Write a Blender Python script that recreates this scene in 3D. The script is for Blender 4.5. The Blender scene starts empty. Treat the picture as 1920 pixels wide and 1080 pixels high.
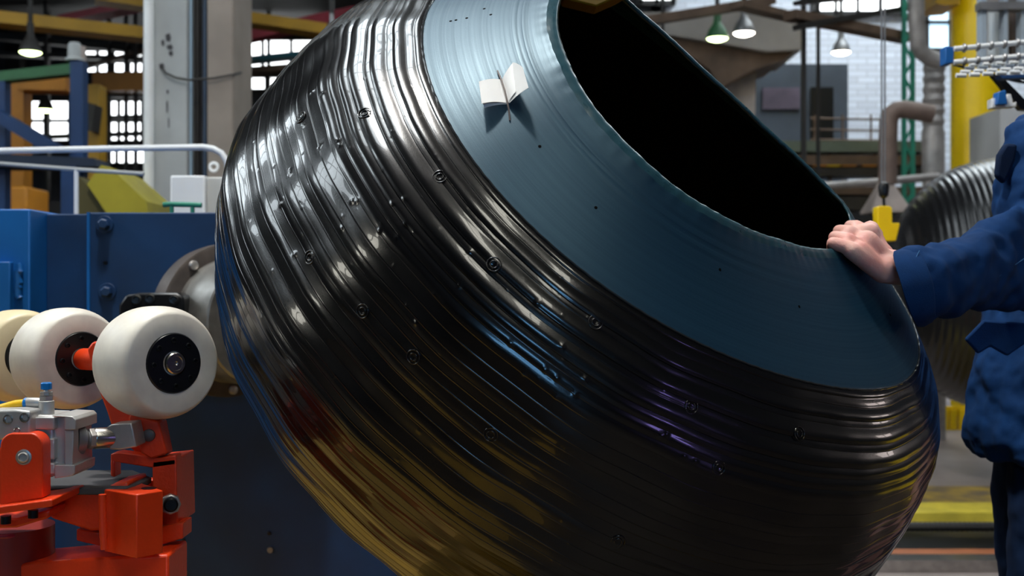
import bpy, math, random
import numpy as np
from mathutils import Vector, Matrix
random.seed(7); rng = np.random.RandomState(5)
S = bpy.context.scene
# ------------------------------------------------------------------ camera, world, exposure
F = 2200.0; CH = 1.2
cam = bpy.data.cameras.new('camera'); cam.sensor_width = 36; cam.lens = F/1920*36
cam.dof.use_dof = True; cam.dof.focus_distance = 1.78; cam.dof.aperture_fstop = 5.8
cam.clip_start = .05; cam.clip_end = 100
co = bpy.data.objects.new('camera', cam); S.collection.objects.link(co)
co.location = (0, 0, CH); co.rotation_euler = (math.pi/2, 0, 0); S.camera = co
S.view_settings.view_transform = 'Standard'; S.view_settings.look = 'None'
S.view_settings.exposure = -0.1; S.view_settings.gamma = 1.0
S.cycles.max_bounces = 6; S.cycles.sample_clamp_indirect = 6
w = bpy.data.worlds.new('world'); S.world = w; w.use_nodes = True
w.node_tree.nodes['Background'].inputs[0].default_value = (.6, .75, 1, 1)
w.node_tree.nodes['Background'].inputs[1].default_value = .12
def area(name, loc, target, sx, sy, power, col):
    l = bpy.data.lights.new(name, 'AREA'); l.shape = 'RECTANGLE'; l.size = sx; l.size_y = sy
    l.energy = power; l.color = col
    o = bpy.data.objects.new(name, l); S.collection.objects.link(o); o.location = loc
    o.rotation_euler = (Vector(target)-Vector(loc)).to_track_quat('-Z', 'Y').to_euler()
    return o
# one high-bay lamp above and behind the photographer, and daylight falling through the roof glazing
area('high_bay_light', (-.7, 2.0, 5.6), (.1, 1.9, 1.2), .3, .3, 210, (1, .96, .9))
# ------------------------------------------------------------------ helpers
def W(px, py, D): return Vector(((px-960)/F*D, D, CH-(py-540)/F*D))
def px2m(p, D): return p/F*D
def nrm(v): v = Vector(v); return v.normalized()
class MB:
    def __init__(s): s.v = []; s.f = []
    def add(s, vs, fs):
        b = len(s.v); s.v += [tuple(a) for a in vs]; s.f += [tuple(i+b for i in f) for f in fs]; return s
    def box(s, c, size, rot=None, ax=None):
        c = Vector(c); R = rot or Matrix.Identity(3)
        if ax is not None: R = Matrix.Rotation(ax, 3, 'Z')
        h = [d/2 for d in size]; vs = []
        for z in (-1, 1):
            for x, y in ((-1, -1), (1, -1), (1, 1), (-1, 1)): vs.append(c+R@Vector((x*h[0], y*h[1], z*h[2])))
        return s.add(vs, [(3, 2, 1, 0), (4, 5, 6, 7), (0, 1, 5, 4), (1, 2, 6, 5), (2, 3, 7, 6), (3, 0, 4, 7)])
    def bar(s, a, b, wd, hd, up=(0, 0, 1)):
        a = Vector(a); b = Vector(b); d = (b-a); L = d.length; d = d/L
        u = d.cross(Vector(up)); u = u.normalized() if u.length > 1e-4 else Vector((1, 0, 0)); v = u.cross(d)
        R = Matrix((u, d, v)).transposed()
        return s.box((a+b)/2, (wd, L, hd), R)
    def lathe(s, o, ax, prof, n=32, cap=True):
        o = Vector(o); ax = nrm(ax); u = ax.orthogonal().normalized(); v = ax.cross(u)
        vs = []; fs = []
        for (t, r) in prof:
            for k in range(n):
                a = 2*math.pi*k/n; vs.append(o+ax*t+u*(r*math.cos(a))+v*(r*math.sin(a)))
        for i in range(len(prof)-1):
            for k in range(n):
                a = i*n+k; b = i*n+(k+1) % n; fs.append((a, b, b+n, a+n))
        if cap: fs.append(tuple(range(n-1, -1, -1))); fs.append(tuple(range((len(prof)-1)*n, len(prof)*n)))
        return s.add(vs, fs)
    def cyl(s, a, b, r, r2=None, n=20):
        a = Vector(a); b = Vector(b); return s.lathe(a, b-a, [(0, r), ((b-a).length, r if r2 is None else r2)], n)
    def tube(s, pts, r, n=10):
        pts = [Vector(p) for p in pts]; m = len(pts); rs = r if isinstance(r, (list, tuple)) else [r]*m
        vs = []; fs = []; u = None
        for i, p in enumerate(pts):
            d = (pts[min(i+1, m-1)]-pts[max(i-1, 0)]).normalized()
            u = d.orthogonal().normalized() if u is None else (u-d*u.dot(d)).normalized()
            v = d.cross(u)
            for k in range(n):
                a = 2*math.pi*k/n; vs.append(p+u*(rs[i]*math.cos(a))+v*(rs[i]*math.sin(a)))
        for i in range(m-1):
            for k in range(n): fs.append((i*n+k, i*n+(k+1) % n, (i+1)*n+(k+1) % n, (i+1)*n+k))
        fs.append(tuple(range(n-1, -1, -1))); fs.append(tuple(range((m-1)*n, m*n)))
        return s.add(vs, fs)
    def prism(s, pts, ext):
        pts = [Vector(p) for p in pts]; e = Vector(ext); n = len(pts)
        return s.add(pts+[p+e for p in pts], [tuple(range(n-1, -1, -1)), tuple(range(n, 2*n))]+[(i, (i+1) % n, (i+1) % n+n, i+n) for i in range(n)])
    def slab(s, pp, D, th, tilt=0):
        # outline measured from the photo, at its own distance, th metres thick along depth
        return s.prism([W(a, b, D+tilt*(a-pp[0][0])) for a, b in pp], (0, th, 0))
    def sphere(s, c, r, n=14, m=9, sc=(1, 1, 1), top=1.0):
        c = Vector(c); vs = []; fs = []
        for i in range(m+1):
            ph = math.pi*i/m
            for k in range(n):
                a = 2*math.pi*k/n
                vs.append(c+Vector((r*sc[0]*math.sin(ph)*math.cos(a), r*sc[1]*math.sin(ph)*math.sin(a), r*sc[2]*math.cos(ph))))
        for i in range(m):
            for k in range(n): fs.append((i*n+k, (i+1)*n+k, (i+1)*n+(k+1) % n, i*n+(k+1) % n))
        return s.add(vs, fs)
    def torus(s, c, ax, R, r, n=20, m=8):
        c = Vector(c); ax = nrm(ax); u = ax.orthogonal().normalized(); v = ax.cross(u); vs = []; fs = []
        for i in range(n):
            a = 2*math.pi*i/n; d = u*math.cos(a)+v*math.sin(a)
            for k in range(m):
                b = 2*math.pi*k/m; vs.append(c+d*(R+r*math.cos(b))+ax*(r*math.sin(b)))
        for i in range(n):
            for k in range(m): fs.append((i*m+k, ((i+1) % n)*m+k, ((i+1) % n)*m+(k+1) % m, i*m+(k+1) % m))
        return s.add(vs, fs)
    def loft(s, secs, n=28):
        # secs: (centre, half vector a, half vector b)
        vs = []; fs = []; m = len(secs)
        for c, a, b in secs:
            c = Vector(c); a = Vector(a); b = Vector(b)
            for k in range(n):
                t = 2*math.pi*k/n; vs.append(c+a*math.cos(t)+b*math.sin(t))
        for i in range(m-1):
            for k in range(n): fs.append((i*n+k, i*n+(k+1) % n, (i+1)*n+(k+1) % n, (i+1)*n+k))
        fs.append(tuple(range(n-1, -1, -1))); fs.append(tuple(range((m-1)*n, m*n)))
        return s.add(vs, fs)
    def build(s, name, m, parent=None, bevel=0, ang=35, seg=2, flat=False):
        off = Vector((0, 0, 0)); p = parent
        while p is not None: off += p.location; p = p.parent
        me = bpy.data.meshes.new(name)
        org = Vector((0, 0, 0))
        if parent is None:
            A = np.array(s.v); org = Vector((A[:, 0].mean(), A[:, 1].mean(), A[:, 2].min()))
        me.from_pydata([tuple(Vector(v)-off-org) for v in s.v], [], s.f); me.update()
        import bmesh
        bm = bmesh.new(); bm.from_mesh(me); bmesh.ops.recalc_face_normals(bm, faces=bm.faces); bm.to_mesh(me); bm.free()
        me.materials.append(m)
        if not flat:
            me.polygons.foreach_set('use_smooth', [True]*len(me.polygons)); me.set_sharp_from_angle(angle=math.radians(ang))
        o = bpy.data.objects.new(name, me); S.collection.objects.link(o); o.location = org
        if parent is not None: o.parent = parent
        if bevel:
            b = o.modifiers.new('bevel', 'BEVEL'); b.width = bevel; b.segments = seg; b.limit_method = 'ANGLE'; b.angle_limit = math.radians(40); b.harden_normals = False
        return o
def tag(o, label=None, cat=None, group=None, kind=None):
    if label: o['label'] = label
    if cat: o['category'] = cat
    if group: o['group'] = group
    if kind: o['kind'] = kind
    return o
def thing(name, loc, label, cat, group=None):
    o = bpy.data.objects.new(name, None); S.collection.objects.link(o); o.location = loc; o.empty_display_size = .1
    return tag(o, label, cat, group)
def dup(o, loc, label=None):
    r = o.copy(); S.collection.objects.link(r); r.location = loc
    if label: r['label'] = label
    for ch in list(o.children):
        c = ch.copy(); S.collection.objects.link(c); c.parent = r
        for g in list(ch.children):
            d = g.copy(); S.collection.objects.link(d); d.parent = c
    return r
def mat(name, col, rough=.5, metal=0, var=0, vs=6, bump=0, bs=60, col2=None, emit=None, es=1, coat=0, spec=.5):
    m = bpy.data.materials.new(name); m.use_nodes = True; nt = m.node_tree; N = nt.nodes; L = nt.links
    b = N['Principled BSDF']; b.inputs['Base Color'].default_value = (*col, 1); b.inputs['Roughness'].default_value = rough
    b.inputs['Metallic'].default_value = metal; b.inputs['Coat Weight'].default_value = coat; b.inputs['Specular IOR Level'].default_value = spec
    if var or bump or col2: tc = N.new('ShaderNodeTexCoord')
    if var or col2:
        n = N.new('ShaderNodeTexNoise'); n.inputs['Scale'].default_value = vs; n.inputs['Detail'].default_value = 6
        L.new(tc.outputs['Object'], n.inputs['Vector'])
        r = N.new('ShaderNodeValToRGB'); r.color_ramp.elements[0].position = .35; r.color_ramp.elements[1].position = .68
        c2 = col2 or tuple(c*(1-var) for c in col)
        r.color_ramp.elements[0].color = (*c2, 1); r.color_ramp.elements[1].color = (*col, 1)
        L.new(n.outputs[0], r.inputs[0]); L.new(r.outputs[0], b.inputs['Base Color'])
    if bump:
        n2 = N.new('ShaderNodeTexNoise'); n2.inputs['Scale'].default_value = bs; n2.inputs['Detail'].default_value = 4
        L.new(tc.outputs['Object'], n2.inputs['Vector'])
        bp = N.new('ShaderNodeBump'); bp.inputs['Strength'].default_value = bump; bp.inputs['Distance'].default_value = .002
        L.new(n2.outputs[0], bp.inputs['Height']); L.new(bp.outputs[0], b.inputs['Normal'])
    if emit: b.inputs['Emission Color'].default_value = (*emit, 1); b.inputs['Emission Strength'].default_value = es
    return m
M = dict(
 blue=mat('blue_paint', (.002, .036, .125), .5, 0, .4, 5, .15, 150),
 bluel=mat('bright_and_lit_blue', (.005, .12, .42), .4, 0, .25, 5, .1, 150),
 blued=mat('dark_blue_paint', (.004, .04, .14), .45, 0, .3, 4),
 red=mat('orange_red_paint', (.85, .055, .006), .38, 0, .3, 9, .25, 220),
 nylon=mat('white_nylon', (.84, .8, .69), .42, 0, 0, 13, .05, 80, col2=(.6, .55, .49)),
 nylony=mat('cream_nylon', (.78, .66, .42), .42, 0, 0, 8, .05, 80, col2=(.7, .58, .36)),
 black=mat('black_steel', (.008, .009, .011), .3, .3),
 steel=mat('polished_steel', (.55, .53, .5), .25, 1, .3, 30),
 zinc=mat('zinc_plated_steel', (.62, .58, .55), .35, .7, .35, 20),
 alu=mat('cast_aluminium', (.62, .61, .59), .42, .55, .25, 12, .15, 120),
 greys=mat('grey_steel', (.3, .3, .31), .4, .6, .3, 10),
 flange=mat('worn_flange_steel', (.34, .33, .31), .4, .7, .5, 14),
 flanged=mat('brown_worn_steel', (.11, .09, .08), .5, .5, .4, 20),
 whitep=mat('white_paint', (.75, .77, .78), .4, 0, .12, 4),
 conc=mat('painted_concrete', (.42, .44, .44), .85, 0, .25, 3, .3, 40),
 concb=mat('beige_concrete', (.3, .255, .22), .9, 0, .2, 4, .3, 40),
 concd=mat('dark_concrete', (.06, .06, .065), .9, 0, .4, 4),
 yel=mat('yellow_paint', (1, .66, .0), .4, 0, .1, 3),
 yeld=mat('crane_yellow_paint', (.5, .27, .01), .5, 0, .35, 2),
 olive=mat('olive_yellow_paint', (.36, .31, .02), .5, 0, .35, 3),
 orange=mat('orange_paint', (.72, .28, .02), .5, 0, .25, 3),
 redd=mat('crimson_paint', (.33, .02, .04), .5, 0, .3, 3),
 teal=mat('teal_paint', (.01, .25, .36), .5, 0, .3, 3),
 green=mat('green_paint', (.03, .14, .05), .5, 0, .3, 5),
 greent=mat('mast_green_paint', (.02, .22, .14), .5, 0, .3, 5),
 dark=mat('dark_steelwork', (.025, .022, .02), .6, 0, .5, 3),
 brown=mat('rusty_brown_steelwork', (.16, .1, .065), .7, 0, .5, 4),
 duct=mat('brown_lagged_pipe', (.24, .17, .14), .6, .1, .35, 8),
 ductg=mat('grey_pipe', (.4, .37, .35), .5, .3, .4, 8),
 hood=mat('pale_hood_metal', (.5, .42, .38), .5, .2, .35, 5),
 slate=mat('slate_panel', (.07, .09, .12), .6, 0, .4, 2),
 cloth=mat('navy_work_cloth', (.002, .034, .13), .85, 0, .25, 25, .4, 700, spec=.2),
 clothd=mat('dark_navy_cloth', (.002, .014, .05), .85, 0, .25, 25, .4, 700, spec=.2),
 thread=mat('blue_seam_thread', (.03, .12, .28), .8),
 skin=mat('skin', (.86, .52, .44), .5, 0, 0, 22, .25, 260, col2=(.78, .36, .31)),
 hair=mat('brown_hair', (.04, .022, .012), .6, 0, .3, 60),
 shoe=mat('black_leather', (.01, .01, .01), .4),
 paper=mat('white_paper', (.86, .85, .83), .7, 0, .04, 30),
 pin=mat('grey_brown_wire', (.14, .11, .1), .6),
 hose=mat('yellow_hose', (.85, .5, .01), .4), bluep=mat('blue_plastic', (.0, .16, .5), .35),
 glass=mat('tinted_glass', (.25, .27, .28), .15, 0, .2, 2),
 lamp=mat('lamp_glow', (1, 1, 1), .5, emit=(1, .93, .8), es=14),
 lampg=mat('lamp_glow_green', (1, 1, 1), .5, emit=(.8, 1, .45), es=9),
)
for k in ('skin',):
    M[k].node_tree.nodes['Principled BSDF'].inputs['Subsurface Weight'].default_value = .15
    M[k].node_tree.nodes['Principled BSDF'].inputs['Subsurface Scale'].default_value = .01
def glow(name, col, s):
    return mat(name, (.8, .8, .8), .5, emit=col, es=s)
day = glow('daylight_pane', (.84, .94, 1), 9.5); dayw = glow('warm_daylight_pane', (1, .97, .85), 12.0)
dayb = glow('blue_daylight_pane', (.2, .55, 1), 10); dayp = glow('violet_glow_pane', (.4, .3, 1), 12); dayf = glow('bright_daylight_pane', (.95, .98, 1), 4.0)
# ------------------------------------------------------------------ the hall
def struct(name, mb, m, **k): return tag(mb.build(name, m, flat=True, **k), kind='structure')
X0, X1, Y0, Y1, ZC = -7.4, 8.2, -9.0, 16.0, 7.6
def floor_mat():
    m = mat('worn_concrete_floor', (.05, .036, .026), .5, 0, .5, 1.3, .2, 30); return m
struct('floor', MB().box(((X0+X1)/2, (Y0+Y1)/2, -.05), (X1-X0+.4, Y1-Y0+.4, .1)), floor_mat())
struct('ceiling', MB().box(((X0+X1)/2, (Y0+Y1)/2, ZC+.05), (X1-X0+.4, Y1-Y0+.4, .1)), mat('ceiling_grey', (.06, .06, .06), .9))
def brick():
    m = mat('white_painted_brick', (.6, .62, .66), .8); nt = m.node_tree; N = nt.nodes; L = nt.links; b = N['Principled BSDF']
    tc = N.new('ShaderNodeTexCoord'); mp = N.new('ShaderNodeMapping'); mp.inputs['Rotation'].default_value = (math.pi/2, 0, 0)
    br = N.new('ShaderNodeTexBrick'); br.inputs['Scale'].default_value = 1; br.inputs['Brick Width'].default_value = .26; br.inputs['Row Height'].default_value = .085
    br.inputs['Mortar Size'].default_value = .009; br.inputs['Color1'].default_value = (.72, .76, .84, 1); br.inputs['Color2'].default_value = (.6, .63, .7, 1); br.inputs['Mortar'].default_value = (.5, .52, .57, 1)
    L.new(tc.outputs['Object'], mp.inputs['Vector']); L.new(mp.outputs[0], br.inputs['Vector']); L.new(br.outputs[0], b.inputs['Base Color']); return m
# back wall: dark on the left half, white painted brick on the right half
struct('wall_back', MB().box(((2.0+X1)/2, Y1+.1, ZC/2), (X1-2.0+.2, .2, ZC)), brick())
struct('wall_back_left', MB().box(((X0+2.0)/2, Y1+.1, ZC/2), (2.0-X0+.2, .2, ZC)), M['concd'])
struct('wall_left', MB().box((X0-.1, (Y0+Y1)/2, ZC/2), (.2, Y1-Y0, ZC)), mat('wall_left_grey', (.04, .04, .045), .9))
struct('wall_right', MB().box((X1+.1, (Y0+Y1)/2, ZC/2), (.2, Y1-Y0, ZC)), mat('wall_right_grey', (.035, .035, .04), .9))
struct('wall_front', MB().box(((X0+X1)/2, Y0-.1, ZC/2), (X1-X0+.2, .2, ZC)), mat('wall_front_grey', (.025, .024, .024), .9))
wn = [0]
def window(c, nrmax, wd, ht, m, nx, ny, fr=M['dark'], tb=.09):
    """pane in wall with a mullion grid; nrmax: 'x','y' or 'z' is the normal axis"""
    wn[0] += 1; c = Vector(c)
    def B(mb, du, dv, su, sv, th, push):
        if nrmax == 'x': mb.box(c+Vector((push, du, dv)), (th, su, sv))
        elif nrmax == 'y': mb.box(c+Vector((du, push, dv)), (su, th, sv))
        else: mb.box(c+Vector((du, dv, push)), (su, sv, th))
    g = MB(); B(g, 0, 0, wd, ht, .02, 0); o = struct('window_%d' % wn[0], g, m)
    f = MB()
    for i in range(nx+1): B(f, -wd/2+wd*i/nx, 0, tb if 0 < i < nx else tb*1.5, ht+tb, .08, 0)
    for j in range(ny+1): B(f, 0, -ht/2+ht*j/ny, wd+tb, tb if 0 < j < ny else tb*1.5, .08, 0)
    fo = f.build('window_frame', fr, o)
    return o
# side wall glazing, roof lights, wall behind the photographer
window((X0+.02, 1.7, 5.3), 'x', 2.7, 2.4, day, 3, 2)
window((X0+.02, 6.2, 5.2), 'x', 2.2, 2.0, day, 3, 2)
window((X0+.02, -1.0, 2.9), 'x', 1.5, .9, dayw, 2, 1)
window((-5.2, 3.8, ZC-.02), 'z', 1.4, 3.4, day, 2, 4)
window((-1.5, 3.6, ZC-.02), 'z', 1.7, 5.6, day, 2, 6)
window((1.5, -2.2, ZC-.02), 'z', 1.2, 3.2, dayw, 2, 3)
window((X1-.02, 4.3, 2.1), 'x', 1.3, .7, glow('pink_daylight_pane', (1, .85, .8), 6), 2, 1)
window((3.8, -4.9, ZC-.02), 'z', 1.7, 3.0, dayw, 2, 3)
window((4.6, 12.6, ZC-.02), 'z', 3.6, 4.0, glow('rear_fill_pane', (.84, .94, 1), 15), 3, 4)  # unseen roof pane added to brighten the back brick wall
window((4.2, 7.2, ZC-.02), 'z', 2.0, 3.4, day, 2, 4)  # unseen roof pane added as fill for the yellow column
window((.9, Y0+.02, 3.3), 'y', 3.2, 1.5, dayb, 3, 1)
window((X1-.02, -4.3, 2.2), 'x', 1.6, .6, dayp, 2, 1)  # glowing pane added for the violet reflection on the tread
# back wall glazing seen in the picture
def bw(x0, y0, x1, y1, nx, ny, m=dayf, D=15.93):
    a = W(x0, y1, D); b = W(x1, y0, D)
    return window(((a.x+b.x)/2, D, (a.z+b.z)/2), 'y', b.x-a.x, b.z-a.z, m, nx, ny, tb=.045)
bw(440, 72, 600, 130, 3, 1); bw(440, 142, 560, 172, 4, 1); bw(155, 92, 272, 140, 4, 2); bw(40, 186, 270, 268, 5, 2); bw(150, 270, 290, 310, 4, 1)
bw(1270, 70, 1345, 98, 3, 1); bw(1525, -30, 1690, 26, 4, 1); bw(1200, -20, 1262, 6, 2, 1)
bw(1736, -10, 1782, 95, 1, 2, glow('sky_blue_pane', (.45, .75, 1), 1.6))
# ------------------------------------------------------------------ the tyre carcass
c0 = np.array([.352, 2, .284+CH]); n0 = np.array([.485, -.524, .7]); n0 /= np.linalg.norm(n0)
f0 = np.array([0, 1, 0])-n0*n0[1]; f0 /= np.linalg.norm(f0); g0 = np.cross(n0, f0)
QA = np.array([.00195, .02779, .01172, -.02186, -.0088, .0097, .0018, -.00316, .00133, -.0495])
QB = np.array([-.02162, .02169, -.00222, .0139, -.00414, .02054, .00542, .00047, .01437, -.0202])
TT = np.array([0., .106, .132, .17, .215, .265, .318, .375, .435, .495, .552, .605, .655, .7, .738, .765, .87])
RR = np.array([.347, .509, .55, .6, .64, .665, .685, .698, .711, .698, .685, .665, .64, .6, .55, .509, .347])
tg = np.linspace(-.02, .89, 1821); rg = np.interp(tg, TT, RR)
rg = np.where(tg < 0, .347+(tg)*1.53, rg); rg = np.where(tg > .87, .347-(tg-.87)*1.53, rg)
kk = np.ones(61)/61; rpad = np.concatenate([rg[0]-np.arange(30, 0, -1)*(rg[1]-rg[0]), rg, rg[-1]+np.arange(1, 31)*(rg[-1]-rg[-2])])
rgs = np.convolve(rpad, kk, 'valid')
# strips wound round the tread: break points and their heights
br = [.106, .113, .121, .132, .138, .153, .160, .176, .188, .2]; hs = [.004, .0015, .005, .001, .0055, .001, .0045, .003, .0025, .002]
while br[-1] < .764: br.append(br[-1]+.0165*(1+.4*(random.random()-.5))); hs.append(.0003+.0008*random.random()**2)
br = np.array(br); hs = np.array(hs)
def ridge(t):
    i = np.clip(np.searchsorted(br, t, side='right')-1, 0, len(br)-2)
    x = (t-br[i])/(br[i+1]-br[i]); h = hs[i]; wdt = br[i+1]-br[i]
    r = h*(.45*x+.75*np.sin(np.pi*np.clip(x, 0, 1)))
    dd = np.minimum(x*wdt, (1-x)*wdt); r = r-.0005*np.exp(-((x*wdt-.0012)/.0006)**2)*0+.0006*np.exp(-(dd/.00055)**2)+.0009*np.sin(t*2*np.pi/.049+1)*np.clip((t-.18)/.05, 0, 1)
    return np.where((t > .1065) & (t < .764), r+.001, 0)
wob = [(rng.uniform(2, 26), rng.uniform(4, 30)*rng.choice([-1, 1]), rng.uniform(0, 6.28), .00045) for _ in range(14)]+[(rng.uniform(20, 60), rng.uniform(30, 120)*rng.choice([-1, 1]), rng.uniform(0, 6.28), .00006) for _ in range(14)]
def surf(T, PH, inner=0.0, rid=True, wb=1.0):
    """T (m), PH (m) -> (m,m,3) points; world coordinates"""
    tA = np.clip(T/.106, 0, 1)[:, None]
    dec = 1-np.clip((T-.106)/.24, 0, 1); dec = (dec*dec*(3-2*dec))[:, None]
    Q = (QA*(1-tA)+QB*tA)*dec
    r0 = (np.interp(T, tg, rgs)-inner+(ridge(T) if rid else 0))[:, None]*np.ones_like(PH)[None]
    for i in range(1, 5): r0 = r0+Q[:, 2*i-2:2*i-1]*np.cos(i*PH)+Q[:, 2*i-1:2*i]*np.sin(i*PH)
    if wb:
        env = np.clip((T-.1)/.02, 0, 1)[:, None]*wb
        for a, b, ph, am in wob: r0 = r0+env*am*np.sin(np.round(a)*PH[None]+b*T[:, None]+ph)
    s = r0*np.cos(PH); ww = r0*np.sin(PH)
    L = np.interp(T, [-.02, 0, .05, .106, .2], [.16, .161, .32, .62, 5])[:, None]-inner
    sp = np.where(s > 0, s/(1+(np.maximum(s, 0)/L)**3)**(1/3), s)
    ax = Q[:, 8:9]*np.cos(PH)+Q[:, 9:10]*np.sin(PH)
    return c0-n0*(T[:, None]+ax)[..., None]+sp[..., None]*f0+ww[..., None]*g0
def gridmesh(name, P, m, parent, T=None, PH=None, closed=True, extra=None):
    a, b = P.shape[:2]; off = np.array(parent.location)
    V = P.reshape(-1, 3)-off
    i = np.arange(a-1)[:, None]; j = np.arange(b if closed else b-1)[None]
    j2 = (j+1) % b
    Fq = np.stack([i*b+j, i*b+j2, (i+1)*b+j2, (i+1)*b+j], -1).reshape(-1, 4)
    nv = len(V); nf = len(Fq); idx = Fq.reshape(-1); starts = np.arange(nf)*4
    if extra:
        ev = np.array(extra.v)-off; ef = np.array([f for f in extra.f if len(f) == 4])+nv
        V = np.concatenate([V, ev]); Fq = np.concatenate([Fq, ef]); nv = len(V); nf = len(Fq); idx = Fq.reshape(-1); starts = np.arange(nf)*4
    me = bpy.data.meshes.new(name); me.vertices.add(nv); me.vertices.foreach_set('co', V.astype(np.float32).reshape(-1))
    me.loops.add(len(idx)); me.loops.foreach_set('vertex_index', idx.astype(np.int32)); me.polygons.add(nf)
    me.polygons.foreach_set('loop_start', starts.astype(np.int32)); me.update(calc_edges=True)
    me.polygons.foreach_set('use_smooth', np.ones(nf, bool))
    if T is not None:
        uv = me.uv_layers.new(name='UVMap')
        U = np.stack([np.broadcast_to(PH[None]/6.2832, (a, b)), np.broadcast_to(T[:, None], (a, b))], -1).reshape(-1, 2)
        U = np.concatenate([U, np.zeros((nv-len(U), 2))])
        Lu = U[idx]
        uv.data.foreach_set('uv', Lu.astype(np.float32).reshape(-1))
    me.materials.append(m); me.validate()
    o = bpy.data.objects.new(name, me); S.collection.objects.link(o); o.parent = parent
    return o
def rubber(name, col, rough, streak=0, streakscale=(3, 900, 1), coat=0, col2=None, bump=.3):
    m = mat(name, col, rough, 0, spec=.5); nt = m.node_tree; N = nt.nodes; L = nt.links; b = N['Principled BSDF']
    tc = N.new('ShaderNodeTexCoord'); mp = N.new('ShaderNodeMapping'); mp.inputs['Scale'].default_value = streakscale
    L.new(tc.outputs['UV'], mp.inputs['Vector']); n = N.new('ShaderNodeTexNoise'); n.inputs['Scale'].default_value = 1; n.inputs['Detail'].default_value = 5
    L.new(mp.outputs[0], n.inputs['Vector'])
    n2 = N.new('ShaderNodeTexNoise'); n2.inputs['Scale'].default_value = 450; n2.inputs['Detail'].default_value = 2
    L.new(tc.outputs['Object'], n2.inputs['Vector'])
    b1 = N.new('ShaderNodeBump'); b1.inputs['Strength'].default_value = bump; b1.inputs['Distance'].default_value = .0006
    b2 = N.new('ShaderNodeBump'); b2.inputs['Strength'].default_value = .25; b2.inputs['Distance'].default_value = .0003
    L.new(n.outputs[0], b1.inputs['Height']); L.new(n2.outputs[0], b2.inputs['Height']); L.new(b1.outputs[0], b2.inputs['Normal']); L.new(b2.outputs[0], b.inputs['Normal'])
    rr = N.new('ShaderNodeMapRange'); rr.inputs['To Min'].default_value = rough*.75; rr.inputs['To Max'].default_value = rough*1.35
    L.new(n.outputs[0], rr.inputs[0]); L.new(rr.outputs[0], b.inputs['Roughness'])
    if col2:
        r = N.new('ShaderNodeValToRGB'); r.color_ramp.elements[0].position = .38; r.color_ramp.elements[1].position = .62
        r.color_ramp.elements[0].color = (*col2, 1); r.color_ramp.elements[1].color = (*col, 1); L.new(n.outputs[0], r.inputs[0]); L.new(r.outputs[0], b.inputs['Base Color'])
    b.inputs['Coat Weight'].default_value = coat
    return m
m_tread = rubber('wet_black_rubber', (.003, .003, .0035), .22, streakscale=(9, 260, 1), bump=.05, coat=.5)
m_band = rubber('sky_tinted_satin_rubber', (.004, .024, .048), .42, streakscale=(1.2, 420, 1), col2=(.007, .03, .055), bump=.35)
bb = m_band.node_tree.nodes['Principled BSDF']; bb.inputs['Specular Tint'].default_value = (.5, .82, 1, 1); bb.inputs['Specular IOR Level'].default_value = .5  # blue sky reflection on black rubber put into base and specular tint
m_lip = rubber('torn_rubber_edge', (.014, .052, .07), .28, streakscale=(60, 150, 1), bump=1)
m_liner = mat('black_inner_liner', (.0015, .0015, .0018), .8, spec=.05)
tire = thing('tire_carcass', (.14, 2.23, .38), 'large ribbed black tire carcass tilted toward the camera, bluish band round its opening', 'tire')
fine = np.radians(np.linspace(70, 292, 1180)); coarse = np.radians(np.linspace(292, 430, 140))[1:-1]
PHI = np.concatenate([fine, coarse])
Tt = np.concatenate([np.arange(.106, .21, .0013), np.arange(.21, .766, .0019)]+[br+d for d in (-.0013, -.0007, -.0003, .0, .0003, .0007, .0013)])
Tt = np.unique(np.round(Tt[(Tt >= .106) & (Tt < .766)], 5)); Tt = Tt[np.concatenate([[True], np.diff(Tt) > .00022])]
P = surf(Tt, PHI)
# small blisters and moulded vent rings, looked up where they sit on the tread
def proj(P): return 960+F*P[..., 0]/P[..., 1], 540-F*(P[..., 2]-CH)/P[..., 1]
Tl = np.linspace(0, .74, 320); PL = surf(Tl, PHI[:1180:3], rid=False, wb=0); lx, ly = proj(PL)
du = np.gradient(PL, axis=0); dv = np.gradient(PL, axis=1); NL = np.cross(du, dv); NL /= np.linalg.norm(NL, axis=-1, keepdims=True)
cen = c0-n0*.435; sg = np.sign(((PL-cen)*NL).sum(-1, keepdims=True)); NL *= sg
camp = np.array([0, 0, CH]); fr = ((PL-camp)*NL).sum(-1) < 0
def lookup(px, py):
    d = np.hypot(lx-px, ly-py)+np.where(fr, 0, 1e4); i = np.unravel_index(d.argmin(), d.shape)
    return PL[i], NL[i], Tl[i[0]], PHI[:1180:3][i[1]]
rings = [(568, 222), (690, 215), (827, 330), (930, 495), (581, 481), (685, 585), (776, 668), (924, 815), (1115, 603), (1296, 762), (1157, 1010), (1497, 805), (1348, 872)]
bumps = [(1020, 690), (1043, 705), (1040, 742), (983, 705), (1100, 710), (1078, 736), (545, 320), (588, 173), (612, 177), (600, 275), (645, 430), (670, 375), (636, 262), (640, 273), (550, 475), (745, 440), (716, 435), (571, 236), (955, 640), (1055, 645), (1013, 567), (545, 325), (530, 385), (660, 375), (740, 385), (765, 370), (1240, 815), (1252, 810), (1286, 855), (1305, 862), (760, 420), (885, 470), (780, 600), (862, 535)]
nb = len(bumps)
for _ in range(170): bumps.append((rng.uniform(420, 1500), rng.uniform(80, 1060)))
n_v = MB(); dT = np.zeros(P.shape[:2])
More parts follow.
